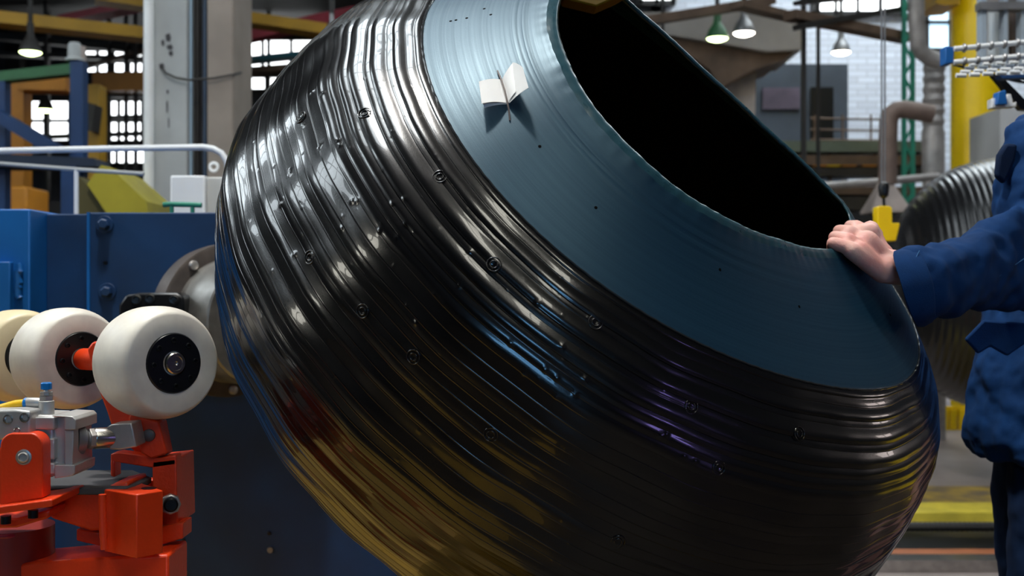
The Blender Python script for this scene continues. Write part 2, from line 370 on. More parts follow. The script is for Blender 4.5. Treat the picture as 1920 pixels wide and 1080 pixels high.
for q, (bx, by) in enumerate(rings+bumps):
    p, nn, t, ph = lookup(bx, by)
    if t < .114: continue
    i = np.argmin(abs(Tt-t)); j = np.argmin(abs(PHI[:1180]-ph))
    isr = q < len(rings); big = isr or q < nb+len(rings)
    R_ = .02 if isr else .008
    i0, i1 = max(i-14, 0), min(i+15, len(Tt)); j0, j1 = max(j-12, 0), min(j+13, len(PHI))
    sub = P[i0:i1, j0:j1]; d = np.linalg.norm(sub-P[i, j], axis=-1)
    if isr: h = .0009*np.exp(-(d/.013)**2)-.0012*np.exp(-(d/.0028)**2)
    else:
        s_ = .0034 if big else rng.uniform(.0014, .0022); h = (.0015 if big else .0007)*np.exp(-(d/s_)**2)
    dT[i0:i1, j0:j1] += h
    if isr:
        pp = P[i, j]+nn*.0012
        n_v.torus(pp-nn*.0003, nn, .0052, .001, 22, 6); n_v.torus(pp-nn*.0003, nn, .0098, .001, 28, 6)
rad = P-(c0-n0*(np.asarray(Tt)[:, None, None])); rad /= np.linalg.norm(rad, axis=-1, keepdims=True)
P = P+rad*dT[..., None]
gridmesh('tread', P, m_tread, tire, Tt, PHI, extra=n_v)
Tb = np.concatenate([np.arange(0, .03, .0012), np.arange(.03, .1071, .002), [.1075]])
Pb = surf(Tb, PHI[::2], rid=False, wb=0)
# ragged soft edge near the opening
PH2 = PHI[::2]
jag = .0004*np.sin(PH2*37)+.0004*np.sin(PH2*91+1)+.0016*np.exp(-((PH2-math.radians(172))/.02)**2)+.0014*np.sin(PH2*13+2)
fe = np.exp(-(Tb/.006))[:, None]
Pb = Pb+(n0*(jag[None, :]*fe)[..., None])
gw = .0008*np.sin(Tb*700)+.0003*np.sin(Tb*1900)
Pb = Pb+(Pb-(c0-n0*Tb[:, None, None]))*((gw*np.exp(-((Tb-.024)/.012)**2))[:, None, None])*2
# little pits pressed into the band
gridmesh('sidewall', Pb, m_band, tire, Tb, PH2)['label'] = 'smooth black rubber band round the opening, sky reflection tinted in'
sm = surf(np.array([.1062]), PHI[::3], rid=False, wb=0)[0]; rr_ = sm-(c0-n0*.1062); rr_ /= np.linalg.norm(rr_, axis=-1, keepdims=True)
sm = sm+rr_*.0024+rr_*(.0006*np.sin(PHI[::3]*130)*np.sin(PHI[::3]*17))[:, None]
MB().tube([tuple(q) for q in sm]+[tuple(sm[0])], .0017, 8).build('edge_seam', mat('glossy_seam_rubber', (.02, .022, .024), .18), tire)
# bead edge: rounded lip, returning inside
def inward(T, inn): return surf(np.array(T), PH2, inner=inn, rid=False, wb=0)
base = Pb[0]; prof = [(0, 0), (-.0035, .002), (-.0055, .006), (-.005, .011), (-.001, .014), (.006, .0155), (.014, .0155), (.022, .0155), (.03, .016), (.038, .018)]
rows = []
for k, (t, inn) in enumerate(prof):
    q = inward([t], inn)[0]
    if k == 0: q = base
    else:
        j2 = jag*math.exp(-abs(t)/.006)
        no = np.interp(PH2*40, np.arange(0, 320), rng.uniform(-.0005, .0005, 320))*(1 if k > 1 else .4)
        q = q+n0*(j2[:, None])+n0*no[:, None]+(q-c0)*no[:, None]*1.5
    rows.append(q)
gridmesh('bead_edge', np.array(rows), m_lip, tire, np.array([p[0] for p in prof]), PH2)
Ti = np.linspace(.038, .868, 90)
gridmesh('inner_liner', surf(Ti, PHI[::5], inner=.0185, rid=False, wb=0), m_liner, tire, Ti, PHI[::5])
Tr = np.concatenate([np.linspace(.7655, .87, 30)]); Pr = surf(Tr, PHI[::4], rid=False, wb=0)
Pr = np.concatenate([Pr, surf(np.array([.875, .87]), PHI[::4], inner=.012, rid=False, wb=0)])
gridmesh('rear_sidewall', Pr, m_band, tire, np.concatenate([Tr, [.875, .88]]), PHI[::4])
# pits in band as tiny dark holes
for x, y in [(845, 39), (856, 37), (877, 34), (907, 16), (919, 27), (1012, 273), (1117, 386), (1351, 507), (1498, 575), (1668, 590)]:
    p, nn, t, ph = lookup(x, y); p = Vector(p); nn = Vector(nn)
    MB().lathe(p-nn*.001, nn, [(0, .0022), (.0014, .0024), (.0016, .0017)], 12).build('pit_mark', m_liner, tire)
# cradle under the carcass
cr = thing('tire_cradle', (.1, 2.3, 0), 'yellow steel cradle on the floor carrying the tilted tire carcass', 'cradle')
MB().box((0, 2.3, .162), (.8, 1.0, .296)).build('base_frame', M['yeld'], cr, bevel=.01)
for sx in (-.28, .3): MB().box((sx, 2.3, .36), (.1, .8, .1)).build('saddle', M['yeld'], cr, bevel=.01)
# paper label with wire pin, on the band
p, nn, t, ph = lookup(948, 190); p = Vector(p); nn = Vector(nn)
lab = thing('paper_label', p, 'small folded white paper label pinned on the bluish band of the tilted tire', 'paper label')
def band_pt(px, py, h):
    a, b, _, _ = lookup(px, py); D = a[1]; q = W(px, py, a[1]); q = Vector(a)+Vector(b)*0
    dirv = (W(px, py, 1)-Vector(camp)).normalized()
    # point on the view ray, h metres above the local surface
    q = Vector(a); k = Vector(b)
    den = dirv.dot(k); s_ = ((q+k*h)-Vector(camp)).dot(k)/den
    return Vector(camp)+dirv*s_
def sheet(corners, nu, nv, curl):
    a, b, c, d = corners; mb = MB(); vs = []; fs = []
    for i in range(nu+1):
        for j in range(nv+1):
            u, v = i/nu, j/nv
            q = (a*(1-u)+b*u)*(1-v)+(d*(1-u)+c*u)*v+nn*(curl*math.sin(math.pi*u))
            vs.append(q)
    vs += [q-nn*.0004 for q in vs]; K = (nu+1)*(nv+1)
    for i in range(nu):
        for j in range(nv):
            k = i*(nv+1)+j; q = (k, k+1, k+nv+2, k+nv+1); fs.append(q); fs.append(tuple(x+K for x in q[::-1]))
    return mb.add(vs, fs)
sheet([band_pt(898, 153, .022), band_pt(940, 149, .006), band_pt(950, 193, .005), band_pt(903, 194, .022)], 8, 6, .003).build('left_page', M['paper'], lab)
sheet([band_pt(905, 192, .018), band_pt(950, 191, .004), band_pt(953, 195, .003), band_pt(908, 202, .012)], 8, 3, .002).build('under_page', M['paper'], lab)
sheet([band_pt(941, 149, .006), band_pt(962, 117, .02), band_pt(967, 172, .02), band_pt(953, 193, .004)], 8, 6, .002).build('middle_page', M['paper'], lab)
sheet([band_pt(961, 117, .02), band_pt(980, 126, .034), band_pt(991, 164, .034), band_pt(955, 193, .006)], 8, 6, .002).build('right_page', M['paper'], lab)
MB().tube([band_pt(933, 133, .002), band_pt(939, 147, .009), band_pt(946, 168, .012), band_pt(951, 190, .010), band_pt(954, 205, .006), band_pt(956, 226, .001)], .0013, 8).build('wire_pin', M['pin'], lab)
# ------------------------------------------------------------------ second tyre far right
def rib_mat():
    return rubber('glossy_ribbed_rubber', (.008, .008, .009), .25, bump=.2)
C2 = Vector((3.33, 7.0, 1.22)); t2 = thing('tire_carcass', C2-Vector((0, 0, .76)), 'finely ribbed black tire carcass on a drum behind the worker', 'tire')
prof = []
for i in range(260):
    x = -1.02+i*.0045*1.3
    u = abs(x+.26)/.78
    r = .76*(max(1-u**2.6, .0))**.42 if u < 1 else 0
    r = max(r, .25)
    prof.append((x, r+.006*abs(math.sin(x*math.pi/.034))))
prof = [q for q in prof if -1.0 <= q[0] <= .48]
MB().lathe(C2, (1, -.12, 0), prof, 96).build('tread', rib_mat(), t2, ang=60)
st = thing('drum_stand', (4.25, 6.9, 0), 'grey drum stand holding the ribbed tire behind the worker', 'machine stand')
MB().box((4.25, 6.88, .75), (.5, .7, 1.5)).build('housing', M['greys'], st, bevel=.02)
MB().cyl((4.02, 6.93, 1.22), (3.83, 6.95, 1.22), .12).build('spindle', M['steel'], st)
# ------------------------------------------------------------------ blue machine left
mc = thing('building_machine', (-1.1, 3.6, 0), 'large blue painted steel machine housing behind the white rollers', 'machine')
zt = W(0, 397, 3.2).z
def mbox(x0, x1, y0, y1, z0, z1): return MB().box(((x0+x1)/2, (y0+y1)/2, (z0+z1)/2), (x1-x0, y1-y0, z1-z0))
xa = W(70, 0, 3.2).x; xb = W(162, 0, 3.2).x; xc = W(760, 0, 3.2).x
mbox(-1.9, xa, 3.15, 4.2, 0, zt+.004).build('side_cabinet', M['bluel'], mc, bevel=.004)['label'] = 'cabinet side, its lit look set in brighter blue'  # light on this face is painted in as a brighter blue
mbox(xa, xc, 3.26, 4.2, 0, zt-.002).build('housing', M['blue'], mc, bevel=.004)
mbox(xb, xc, 3.2, 3.26, 0, zt-.002).build('front_plate', M['blue'], mc, bevel=.004)
b_ = MB(); q = W(165, 480, 3.2); b_.bar(W(166, 398, 3.19), W(166, 700, 3.19), .008, .006, up=(0, 1, 0)); b_.build('edge_seam', M['bluel'], mc)
for (x, y) in ((197, 421), (202, 547)):
    m_ = MB(); p = W(x, y, 3.2); m_.cyl(p, p+Vector((0, -.006, 0)), .024); m_.lathe(p, (.15, -1, 0), [(0, .0155), (.03, .0155), (.034, .012)], 6)
    m_.build('bolt', M['blue'], mc, bevel=.001)
for (x, y, r) in ((198, 493, .006), (505, 1000, .006), (507, 1031, .010), (345, 1012, .005), (346, 1074, .01)):
    m_ = MB(); p = W(x, y, 3.2); m_.lathe(p+Vector((0, .002, 0)), (0, -1, 0), [(0, r), (.008, r*.8)], 10); m_.build('screw', M['black'] if r < .009 else M['greys'], mc)
d_ = mbox(W(-60, 0, 3.15).x, W(26, 0, 3.15).x, 3.125, 3.15, W(0, 640, 3.15).z, W(0, 491, 3.15).z); dr = d_.build('access_door', M['bluel'], mc, bevel=.003)
m_ = MB(); m_.cyl(W(34, 508, 3.14), W(34, 556, 3.14), .009); m_.build('hinge', M['bluel'], dr)
m_ = MB(); m_.tube([W(36+random.uniform(-2, 2), 494+k*5, 3.14) for k in range(14)], [.006+random.random()*.004 for _ in range(14)]); m_.build('weld_bead', M['bluel'], mc)
# T handle on the top
th = thing('locking_handle', W(342, 396, 3.35), 'dark green T-bar locking handle on top of the blue machine', 'handle')
m_ = MB(); m_.tube([W(306, 384, 3.3), W(320, 383, 3.3), W(360, 384, 3.3), W(378, 385, 3.3)], .0075); m_.build('grip', M['greent'], th)
for x in (322, 361): MB().cyl(W(x, 384, 3.3), W(x, 399, 3.3), .006).build('stem', M['greent'], th)
# flange and drum on the machine
ax = nrm((.72, -.69, 0))
fl = thing('drum_flange', W(470, 600, 3.1), 'worn steel flange and drum hub between blue machine and tire', 'flange')
fc = W(455, 602, 3.02)-ax*.0
fo = MB().lathe(fc-ax*.12, ax, [(0, .195), (.03, .2), (.06, .2), (.064, .192)], 64).build('outer_flange', M['flanged'], fl)
MB().lathe(fc-ax*.06, ax, [(0, .162), (.15, .162), (.154, .158), (.155, .1)], 64).build('hub_drum', M['flange'], fl)
for k in range(10):
    a = 2*math.pi*k/10+.35; u = ax.orthogonal().normalized(); v = ax.cross(u)
    p = fc-ax*.056+(u*math.cos(a)+v*math.sin(a))*.181
    MB().lathe(p, ax, [(0, .012), (.008, .012), (.01, .009)], 12).build('bolt', M['zinc'], fo)
MB().cyl(fc-ax*.145, fc-ax*.11, .13, n=32).build('shaft', M['flanged'], fl)
cl = thing('clamp_block', W(285, 590, 2.9), 'black steel clamp block in front of the blue machine, above the front roller', 'clamp')
MB().slab([(222, 600), (222, 572), (236, 553), (262, 549), (330, 549), (345, 556), (345, 610), (222, 610)], 2.86, .33).build('block', M['black'], cl, bevel=.006)
for x, y in ((256, 562), (281, 560), (326, 562)):
    MB().lathe(W(x, y, 2.862), (.3, -1, .2), [(0, .012), (.008, .012), (.009, .007), (.004, .006)], 14).build('bolt', M['black'], cl)
# ------------------------------------------------------------------ rollers
ra = nrm((.72, -.69, 0.02))
P1 = W(325, 681, 1.75)
def roller(P, R, label, m, dirty=True):
    t = thing('roller', P-Vector((0, 0, R)), label, 'roller', 'white nylon rollers on the red arms')
    w2 = .052; pr = []
    pr.append((-2*w2, .05))
    for i in range(17):
        u = -1+2*i/16; pr.append((-w2+w2*u*.98, R*(1-.115*abs(u)**3.2)))
    pr += [(0, R*.86), (.001, R*.84), (.001, R*.52)]
    MB().lathe(P, ra, pr, 72).build('tyre_body', m, t, ang=50)
    h = MB().lathe(P, ra, [(-.02, R*.53), (.0015, R*.53), (.004, R*.51), (.004, R*.22), (.0, R*.2), (-.002, R*.2)], 48).build('hub_plate', M['black'], t)
    u = ra.orthogonal().normalized(); v = ra.cross(u)
    for k in range(8):
        a = 2*math.pi*k/8+.2; q = P+(u*math.cos(a)+v*math.sin(a))*(R*.4)+ra*.003
        b = MB(); b.lathe(q, ra, [(0, R*.05), (.003, R*.05), (.0034, R*.04), (.001, R*.025)], 12); b.build('bolt', M['black'], h)
    MB().lathe(P, ra, [(-.01, R*.19), (.007, R*.19), (.009, R*.17), (.009, R*.13), (.0075, R*.12), (.0075, R*.04), (.006, R*.02)], 32).build('axle', M['steel'], t)
    return t
R1_ = px2m(106, 1.78)
roller(P1, R1_, 'white roller nearest the camera, with scuffed rim and steel axle end', M['nylon'])
roller(P1-ra*.293, R1_, 'middle white roller with black hub, red shaft coming out of it', M['nylon'])
roller(P1-ra*.49, R1_*.98, 'cream roller furthest left, mostly hidden behind the middle roller', M['nylony'])
# ------------------------------------------------------------------ red arm rig
rig = thing('roller_mount', W(150, 1080, 1.8), 'orange red steel arm and bracket carrying the white rollers', 'bracket')
m_ = MB(); m_.cyl(P1-ra*.285, P1-ra*.1, .018); m_.build('shaft', M['red'], rig)
pc = P1-ra*.15
m_ = MB()
m_.slab([(163, 655), (172, 642), (192, 637), (205, 640), (242, 760), (300, 789), (313, 852), (268, 862), (213, 812), (200, 772), (186, 735), (174, 698)], 1.80, .035)
m_.build('upper_arm', M['red'], rig, bevel=.003)
m_ = MB(); m_.slab([(243, 775), (297, 790), (313, 851), (283, 861), (265, 850), (240, 785)], 1.765, .03); m_.build('arm_cheek', M['red'], rig, bevel=.003)
p = W(280, 816, 1.765); MB().lathe(p, (.1, -1, .05), [(0, .0092), (.006, .0092), (.0075, .007)], 24).build('pivot_pin', M['flanged'], rig)
# clevis frame (with a window) under the arm
m_ = MB(); m_.slab([(207, 851), (222, 848), (300, 858), (330, 853), (330, 872), (290, 878), (207, 865)], 1.77, .03)
m_.slab([(207, 860), (215, 862), (215, 895), (207, 893)], 1.77, .03); m_.slab([(285, 865), (330, 860), (333, 985), (287, 985)], 1.77, .1)
m_.slab([(215, 893), (290, 900), (290, 913), (210, 905)], 1.86, .02); m_.build('clevis_frame', M['red'], rig, bevel=.002)
# swivel nut on the right
p = W(319, 944, 1.765); m_ = MB(); m_.lathe(p, (.35, -1, .05), [(0, .0155), (.012, .0155), (.014, .012), (.012, .0105)], 8); m_.build('lock_nut', M['zinc'], rig, bevel=.001)
MB().lathe(p, (.35, -1, .05), [(.0, .0105), (.02, .0105), (.022, .008)], 24).build('pin_end', M['black'], rig)
# horizontal beam
m_ = MB(); m_.slab([(78, 932), (200, 912), (240, 903), (240, 990), (170, 996), (95, 972)], 1.72, .09); m_.build('cross_beam', M['red'], rig, bevel=.004)
m_ = MB(); m_.prism([(W(a, 0, d).x, d, .9) for a, d in ((80, 1.70), (238, 1.70), (262, 1.74), (284, 1.80), (250, 1.87), (80, 1.87))], (0, 0, .01)); m_.build('top_plate', M['concd'], rig, bevel=.002)['label'] = 'dirty dark top plate'
MB().slab([(300, 988), (343, 980), (343, 1010), (300, 1022)], 1.76, .05).build('right_ledge', M['red'], rig, bevel=.002)
m_ = MB(); m_.slab([(143, 992), (196, 1000), (196, 1026), (143, 1014)], 1.74, .06); m_.build('lower_ledge', M['red'], rig, bevel=.002)
# block, corner toward the camera
bc = W(250, 982, 1.70); A_ = math.radians(38)
zb0 = W(0, 1046, 1.66).z; zb1 = W(0, 926, 1.66).z
e1 = W(195, 0, 1.70); e2 = W(256, 0, 1.655); e3 = W(306, 0, 1.69); e4 = W(250, 0, 1.78)
bp = [Vector((e.x, e.y, zb0)) for e in (e1, e2, e3, e4)]
m_ = MB(); m_.prism(bp, (0, 0, zb1-zb0)); blk = m_.build('end_block', M['red'], rig, bevel=.002)
p = W(277, 968, 1.672); MB().lathe(p+Vector((0, .004, 0)), ((e3-e2).normalized()).cross(Vector((0, 0, 1))), [(0, .0042), (.0035, .0042)], 16).build('bolt_hole', M['black'], blk)
MB().lathe(Vector((e3.x-.025, 1.705, zb1)), (0, 0, 1), [(0, .011), (.0008, .011)], 20).build('oil_hole', M['black'], blk)
MB().tube([W(192, 927, 1.68), W(192, 960, 1.68), W(193, 995, 1.68), W(196, 1030, 1.68)], .0055, 10).build('weld_bead', M['red'], rig)
# left cheek plate with rounded top
m_ = MB(); arc = [(-30, 948), (-30, 860)]
for k in range(9):
    a = math.pi*(1-k/8)*.5+math.pi/2*0; arc.append((-2+16*(1-math.cos(k/8*math.pi/2)) if False else 0+0*k, 0)) if False else None
arc = [(-30, 956), (-14, 956), (0, 945), (0, 838)]+[(22-22*math.cos(a)*1.0, 838-25*math.sin(a)) for a in np.linspace(.15, math.pi/2, 6)]+[(58+22*math.sin(a), 838-25*math.cos(a)) for a in np.linspace(0.1, math.pi/2, 6)]+[(80, 934)]
arc = [(0, 948), (0, 838)]+[(24-24*math.cos(a), 836-24*math.sin(a)) for a in np.linspace(.1, math.pi/2, 7)]+[(56+24*math.sin(a), 836-24*math.cos(a)) for a in np.linspace(0.1, math.pi/2, 7)]+[(80, 934)]
chk = MB().slab(arc, 1.62, .03).build('cheek_plate', M['red'], rig, bevel=.002)
m_ = MB().slab([(-16, 955), (-16, 850), (2, 838), (2, 948)], 1.64, .05); m_.build('side_plate', M['red'], rig)
p = W(45, 857, 1.62); MB().lathe(p, (0.05, -1, 0), [(0, .0108), (.002, .0108), (.0025, .0085), (.001, .008)], 28).build('bushing', M['zinc'], chk)
MB().lathe(p, (0.05, -1, 0), [(0, .0075), (.004, .0075), (.005, .0058), (.002, .005), (.002, .004)], 28).build('bushing_core', M['alu'], chk)
MB().slab([(-20, 952), (98, 936), (98, 950), (-20, 967)], 1.60, .12).build('foot_plate', M['red'], rig, bevel=.002)
for x, y in ((62, 962), (11, 973)): MB().lathe(W(x, y-6, 1.63), (0, 0, -1), [(0, .007), (.011, .007)], 16).build('bolt', M['black'], rig)
MB().slab([(-30, 967), (30, 972), (95, 955), (90, 972), (30, 990), (-30, 992)], 1.66, .06).build('under_beam', M['red'], rig, bevel=.003)
MB().cyl(W(20, 1075, 1.75), W(20, 985, 1.75), .062, n=40).build('column', mat('dark_red_paint', (.28, .02, .008), .4, 0, .3, 8), rig)
MB().torus(W(10, 1003, 1.70), (0, 0, 1), .014, .003, 24, 8).build('lifting_ring', M['redd'], rig)
m_ = MB(); m_.slab([(-20, 1062), (120, 1050), (200, 1045), (316, 1040), (316, 1300), (-20, 1300)], 1.70, .1); m_.build('base_arm', M['red'], rig, bevel=.004)
mbox(W(-120, 0, 1.8).x, W(200, 0, 1.8).x, 1.75, 1.9, .012, W(0, 1290, 1.7).z+.02).build('pedestal', M['red'], rig)
# pneumatic cylinder
cy = thing('pneumatic_cylinder', W(100, 900, 1.68), 'grey pneumatic cylinder mounted on the orange red bracket', 'cylinder')
MB().slab([(45, 783), (62, 778), (100, 779), (100, 895), (45, 895)], 1.655, .07).build('barrel', M['alu'], cy, bevel=.003)
m_ = MB()
for y0, y1 in ((782, 806), (822, 862), (868, 890)): m_.slab([(55, y0), (102, y0), (102, y1), (55, y1)], 1.648, .02)
m_.build('profile_rail', M['alu'], cy, bevel=.002)
m_ = MB(); m_.slab([(100, 779), (136, 781), (142, 787), (142, 806), (121, 806), (121, 782), (100, 782)], 1.645, .085)
m_.slab([(100, 779), (138, 781), (141, 890), (102, 897)], 1.66, .07); m_.slab([(121, 806), (138, 806), (136, 872), (121, 872)], 1.648, .02)
m_.slab([(102, 872), (141, 872), (140, 888), (134, 893), (102, 897)], 1.645, .08); m_.build('end_cap', M['alu'], cy, bevel=.003)
bl = MB().slab([(-25, 770), (30, 768), (57, 771), (57, 815), (-25, 830)], 1.63, .05).build('port_block', M['alu'], cy, bevel=.003)
for x, y, r in ((16, 786, .0068), (47, 783, .0068), (33, 807, .0045)):
    MB().lathe(W(x, y, 1.631), (.1, -1, .05), [(0, r), (.003, r), (.0035, r*.8), (.001, r*.55), (-.0, r*.4)], 20).build('cap_screw', M['steel'], bl)
rod_a = W(138, 824, 1.69); rod_b = W(186, 822, 1.715); 
m_ = MB(); m_.lathe(rod_a, rod_b-rod_a, [(0, .024), (.012, .022), (.018, .014), (.022, .014)], 28); m_.build('gland', M['greys'], cy)
d = (rod_b-rod_a).normalized()
MB().cyl(rod_a+d*.01, rod_b+d*.03, .008).build('piston_rod', M['steel'], cy)
MB().lathe(W(165, 823, 1.70), d, [(0, .0155), (.009, .0155)], 6).build('jam_nut', M['zinc'], cy, bevel=.001)
MB().lathe(W(174, 822, 1.705), d, [(0, .0145), (.002, .0155), (.034, .0155), (.036, .014)], 32).build('rod_coupling', M['steel'], cy)
MB().slab([(199, 802), (208, 796), (247, 793), (256, 838), (224, 844), (205, 843)], 1.712, .045).build('rod_end', M['zinc'], cy, bevel=.002)
ft = thing('air_fitting', W(87, 778, 1.67), 'upright steel air fitting with blue cap on top of the pneumatic cylinder', 'fitting')
q = W(87, 779, 1.675); k = 1.675/F
MB().lathe(q, (0, 0, 1), [(0, 14.5*k), (27*k, 14.5*k), (28*k, 13*k)], 24).build('body', M['alu'], ft)
MB().lathe(q+Vector((0, 0, 28*k)), (0, 0, 1), [(0, 13*k), (9*k, 13*k)], 6).build('lower_nut', M['zinc'], ft)
MB().lathe(q+Vector((0, 0, 38*k)), (0, 0, 1), [(0, 12*k), (6*k, 12*k), (7*k, 6*k), (12*k, 5*k)], 8).build('upper_nut', M['zinc'], ft)
MB().lathe(q+Vector((0, 0, 49*k)), (0, 0, 1), [(0, 9*k), (1*k, 10*k), (11*k, 10*k), (13*k, 8.5*k)], 16).build('cap', M['bluep'], ft)
MB().lathe(W(76, 755, 1.675), (-1, 0, 0), [(0, 8*k), (4*k, 9.5*k), (24*k, 10*k), (27*k, 9*k)], 24).build('elbow', M['alu'], ft)
MB().lathe(W(52, 756, 1.675), (-1, 0, .05), [(0, 10*k), (5*k, 10.5*k), (7*k, 9*k)], 24).build('collar', M['bluep'], ft)
tag(MB().tube([W(50, 756, 1.675), W(30, 758, 1.675), W(0, 766, 1.68), W(-60, 790, 1.7)], 8*k, 16).build('air_hose', M['hose']), 'yellow air hose plugged into the steel air fitting', 'hose')
# ------------------------------------------------------------------ the worker
wk = thing('person', (1.12, 2.45, 0), 'worker in navy work clothes at the right edge, hand on the tire rim', 'person')
def capsules(lst, n=16):
    mb = MB()
    for a, b, ra_, rb_ in lst:
        a = Vector(a); b = Vector(b); d = b-a; L = max(d.length, 1e-5); d = d/L; pr = []
        for i in range(7):
            t = math.pi/2*i/6; pr.append((-ra_*math.cos(t), max(ra_*math.sin(t), 1e-4)))
        for i in range(7):
            t = math.pi/2*i/6; pr.append((L+rb_*math.sin(t), max(rb_*math.cos(t), 1e-4)))
        mb.lathe(a, d, pr, n)
    return mb
def px3(x, y, D, r): return (W(x, y, D), px2m(r, D))
def seg(a, b): (p, r), (q, s_) = px3(*a), px3(*b); return (p, q, r, s_)
H = []
H += [seg((1655, 512, 1.985, 20), (1597, 470, 1.955, 17)), seg((1655, 502, 2.0, 20), (1589, 452, 1.98, 17)),
      seg((1655, 488, 2.02, 21), (1592, 438, 2.01, 17)), seg((1657, 476, 2.04, 19), (1606, 428, 2.045, 16)),
      seg((1650, 470, 2.045, 18), (1632, 430, 2.055, 17)), seg((1655, 492, 2.0, 24), (1625, 455, 1.995, 24)), seg((1640, 500, 1.98, 20), (1610, 470, 1.97, 20)), seg((1630, 436, 2.04, 18), (1612, 440, 2.03, 20))]
H += [seg((1597, 466, 1.955, 13.5), (1562, 456, 1.962, 13)), seg((1562, 456, 1.962, 12.5), (1560, 471, 1.985, 11)), seg((1560, 471, 1.985, 10.5), (1569, 484, 2.0, 9.5))]
H += [seg((1589, 450, 1.98, 14), (1566, 445, 2.0, 13.5)), seg((1566, 445, 2.0, 12.5), (1562, 464, 2.03, 11)), seg((1562, 464, 2.03, 11), (1570, 480, 2.045, 9.5))]
H += [seg((1592, 436, 2.01, 14.5), (1574, 434, 2.04, 13.5)), seg((1574, 434, 2.04, 12.5), (1570, 454, 2.07, 11)), seg((1570, 454, 2.07, 11), (1577, 470, 2.08, 9.5))]
H += [seg((1606, 426, 2.045, 13.5), (1594, 424, 2.075, 12)), seg((1594, 424, 2.075, 12), (1588, 440, 2.095, 10.5)), seg((1588, 440, 2.095, 10.5), (1592, 455, 2.1, 9.5))]
H += [seg((1640, 440, 2.07, 16), (1636, 452, 2.11, 13)), seg((1636, 452, 2.11, 13), (1630, 475, 2.11, 11))]
wr = W(1672, 503, 2.0)
H += [seg((1660, 503, 1.99, 29), (1690, 508, 2.0, 28)), seg((1665, 490, 2.01, 24), (1690, 495, 2.01, 25)), seg((1690, 504, 2.0, 29), (1800, 515, 2.1, 30)), seg((1800, 515, 2.1, 30), (1962, 500, 2.28, 34))]
el = W(1962, 500, 2.28); sh = Vector((1.22, 2.33, 1.47))
hip = Vector((1.18, 2.48, .93))
B_ = H+[(el, sh, .036, .05), (sh, Vector((1.25, 2.45, 1.5)), .06, .07), (Vector((1.24, 2.45, 1.46)), hip, .13, .13),
        (Vector((1.24, 2.45, 1.46)), Vector((1.26, 2.65, 1.47)), .08, .06), (Vector((1.26, 2.65, 1.47)), Vector((1.28, 2.73, 1.17)), .055, .042),
        (Vector((1.28, 2.73, 1.17)), Vector((1.23, 2.74, .92)), .04, .03), (Vector((1.23, 2.74, .92)), Vector((1.22, 2.74, .85)), .034, .026),
        (Vector((1.25, 2.47, 1.5)), Vector((1.27, 2.47, 1.63)), .06, .055), (Vector((1.270, 2.47, 1.68)), Vector((1.260, 2.47, 1.76)), .085, .088), (Vector((1.200, 2.47, 1.62)), Vector((1.190, 2.47, 1.66)), .045, .05),
        (Vector((1.14, 2.38, .9)), Vector((1.1, 2.36, .5)), .085, .055), (Vector((1.1, 2.36, .5)), Vector((1.16, 2.36, .08)), .055, .038),
        (Vector((1.16, 2.58, .9)), Vector((1.16, 2.6, .5)), .085, .055), (Vector((1.16, 2.6, .5)), Vector((1.22, 2.6, .08)), .055, .038)]
for i, dy in enumerate((-.03, -.01, .01, .03)):
    B_.append((Vector((1.22+dy, 2.74, .84)), Vector((1.215+dy*1.2, 2.74, .79+.004*abs(i-1))), .011, .009)); B_.append((Vector((1.215+dy*1.2, 2.74, .79)), Vector((1.23+dy*1.2, 2.725, .76)), .009, .008))
B_.append((Vector((1.2, 2.72, .87)), Vector((1.17, 2.69, .82)), .014, .01))
# face: brow, nose, lips, chin, ears (facing the tyre, to the left)
B_ += [(Vector((1.175, 2.44, 1.715)), Vector((1.175, 2.50, 1.715)), .012, .012), (Vector((1.170, 2.47, 1.70)), Vector((1.152, 2.47, 1.668)), .009, .014),
       (Vector((1.162, 2.45, 1.628)), Vector((1.162, 2.49, 1.628)), .012, .012), (Vector((1.270, 2.378, 1.67)), Vector((1.275, 2.376, 1.70)), .014, .018), (Vector((1.270, 2.562, 1.67)), Vector((1.275, 2.564, 1.70)), .014, .018)]
def remesh(o, vox, it, fac=.5):
    r = o.modifiers.new('remesh', 'REMESH'); r.mode = 'VOXEL'; r.voxel_size = vox; r.use_smooth_shade = True
    s_ = o.modifiers.new('smooth', 'SMOOTH'); s_.factor = fac; s_.iterations = it
bo = capsules(B_).build('body', M['skin'], wk); remesh(bo, .0032, 8)
def clouds(o, size, strength, depth=2):
    tx = bpy.data.textures.new('folds', 'CLOUDS'); tx.noise_scale = size; tx.noise_depth = depth
    d_ = o.modifiers.new('folds', 'DISPLACE'); d_.texture = tx; d_.strength = strength; d_.mid_level = .5; d_.texture_coords = 'LOCAL'
def lofted(secs): return [(W((a[0]+b[0])/2, (a[1]+b[1])/2, D), (W(a[0], a[1], D)-W(b[0], b[1], D))/2, Vector((dx, dep, 0))) for a, b, D, dep, dx in secs]
jk = MB()
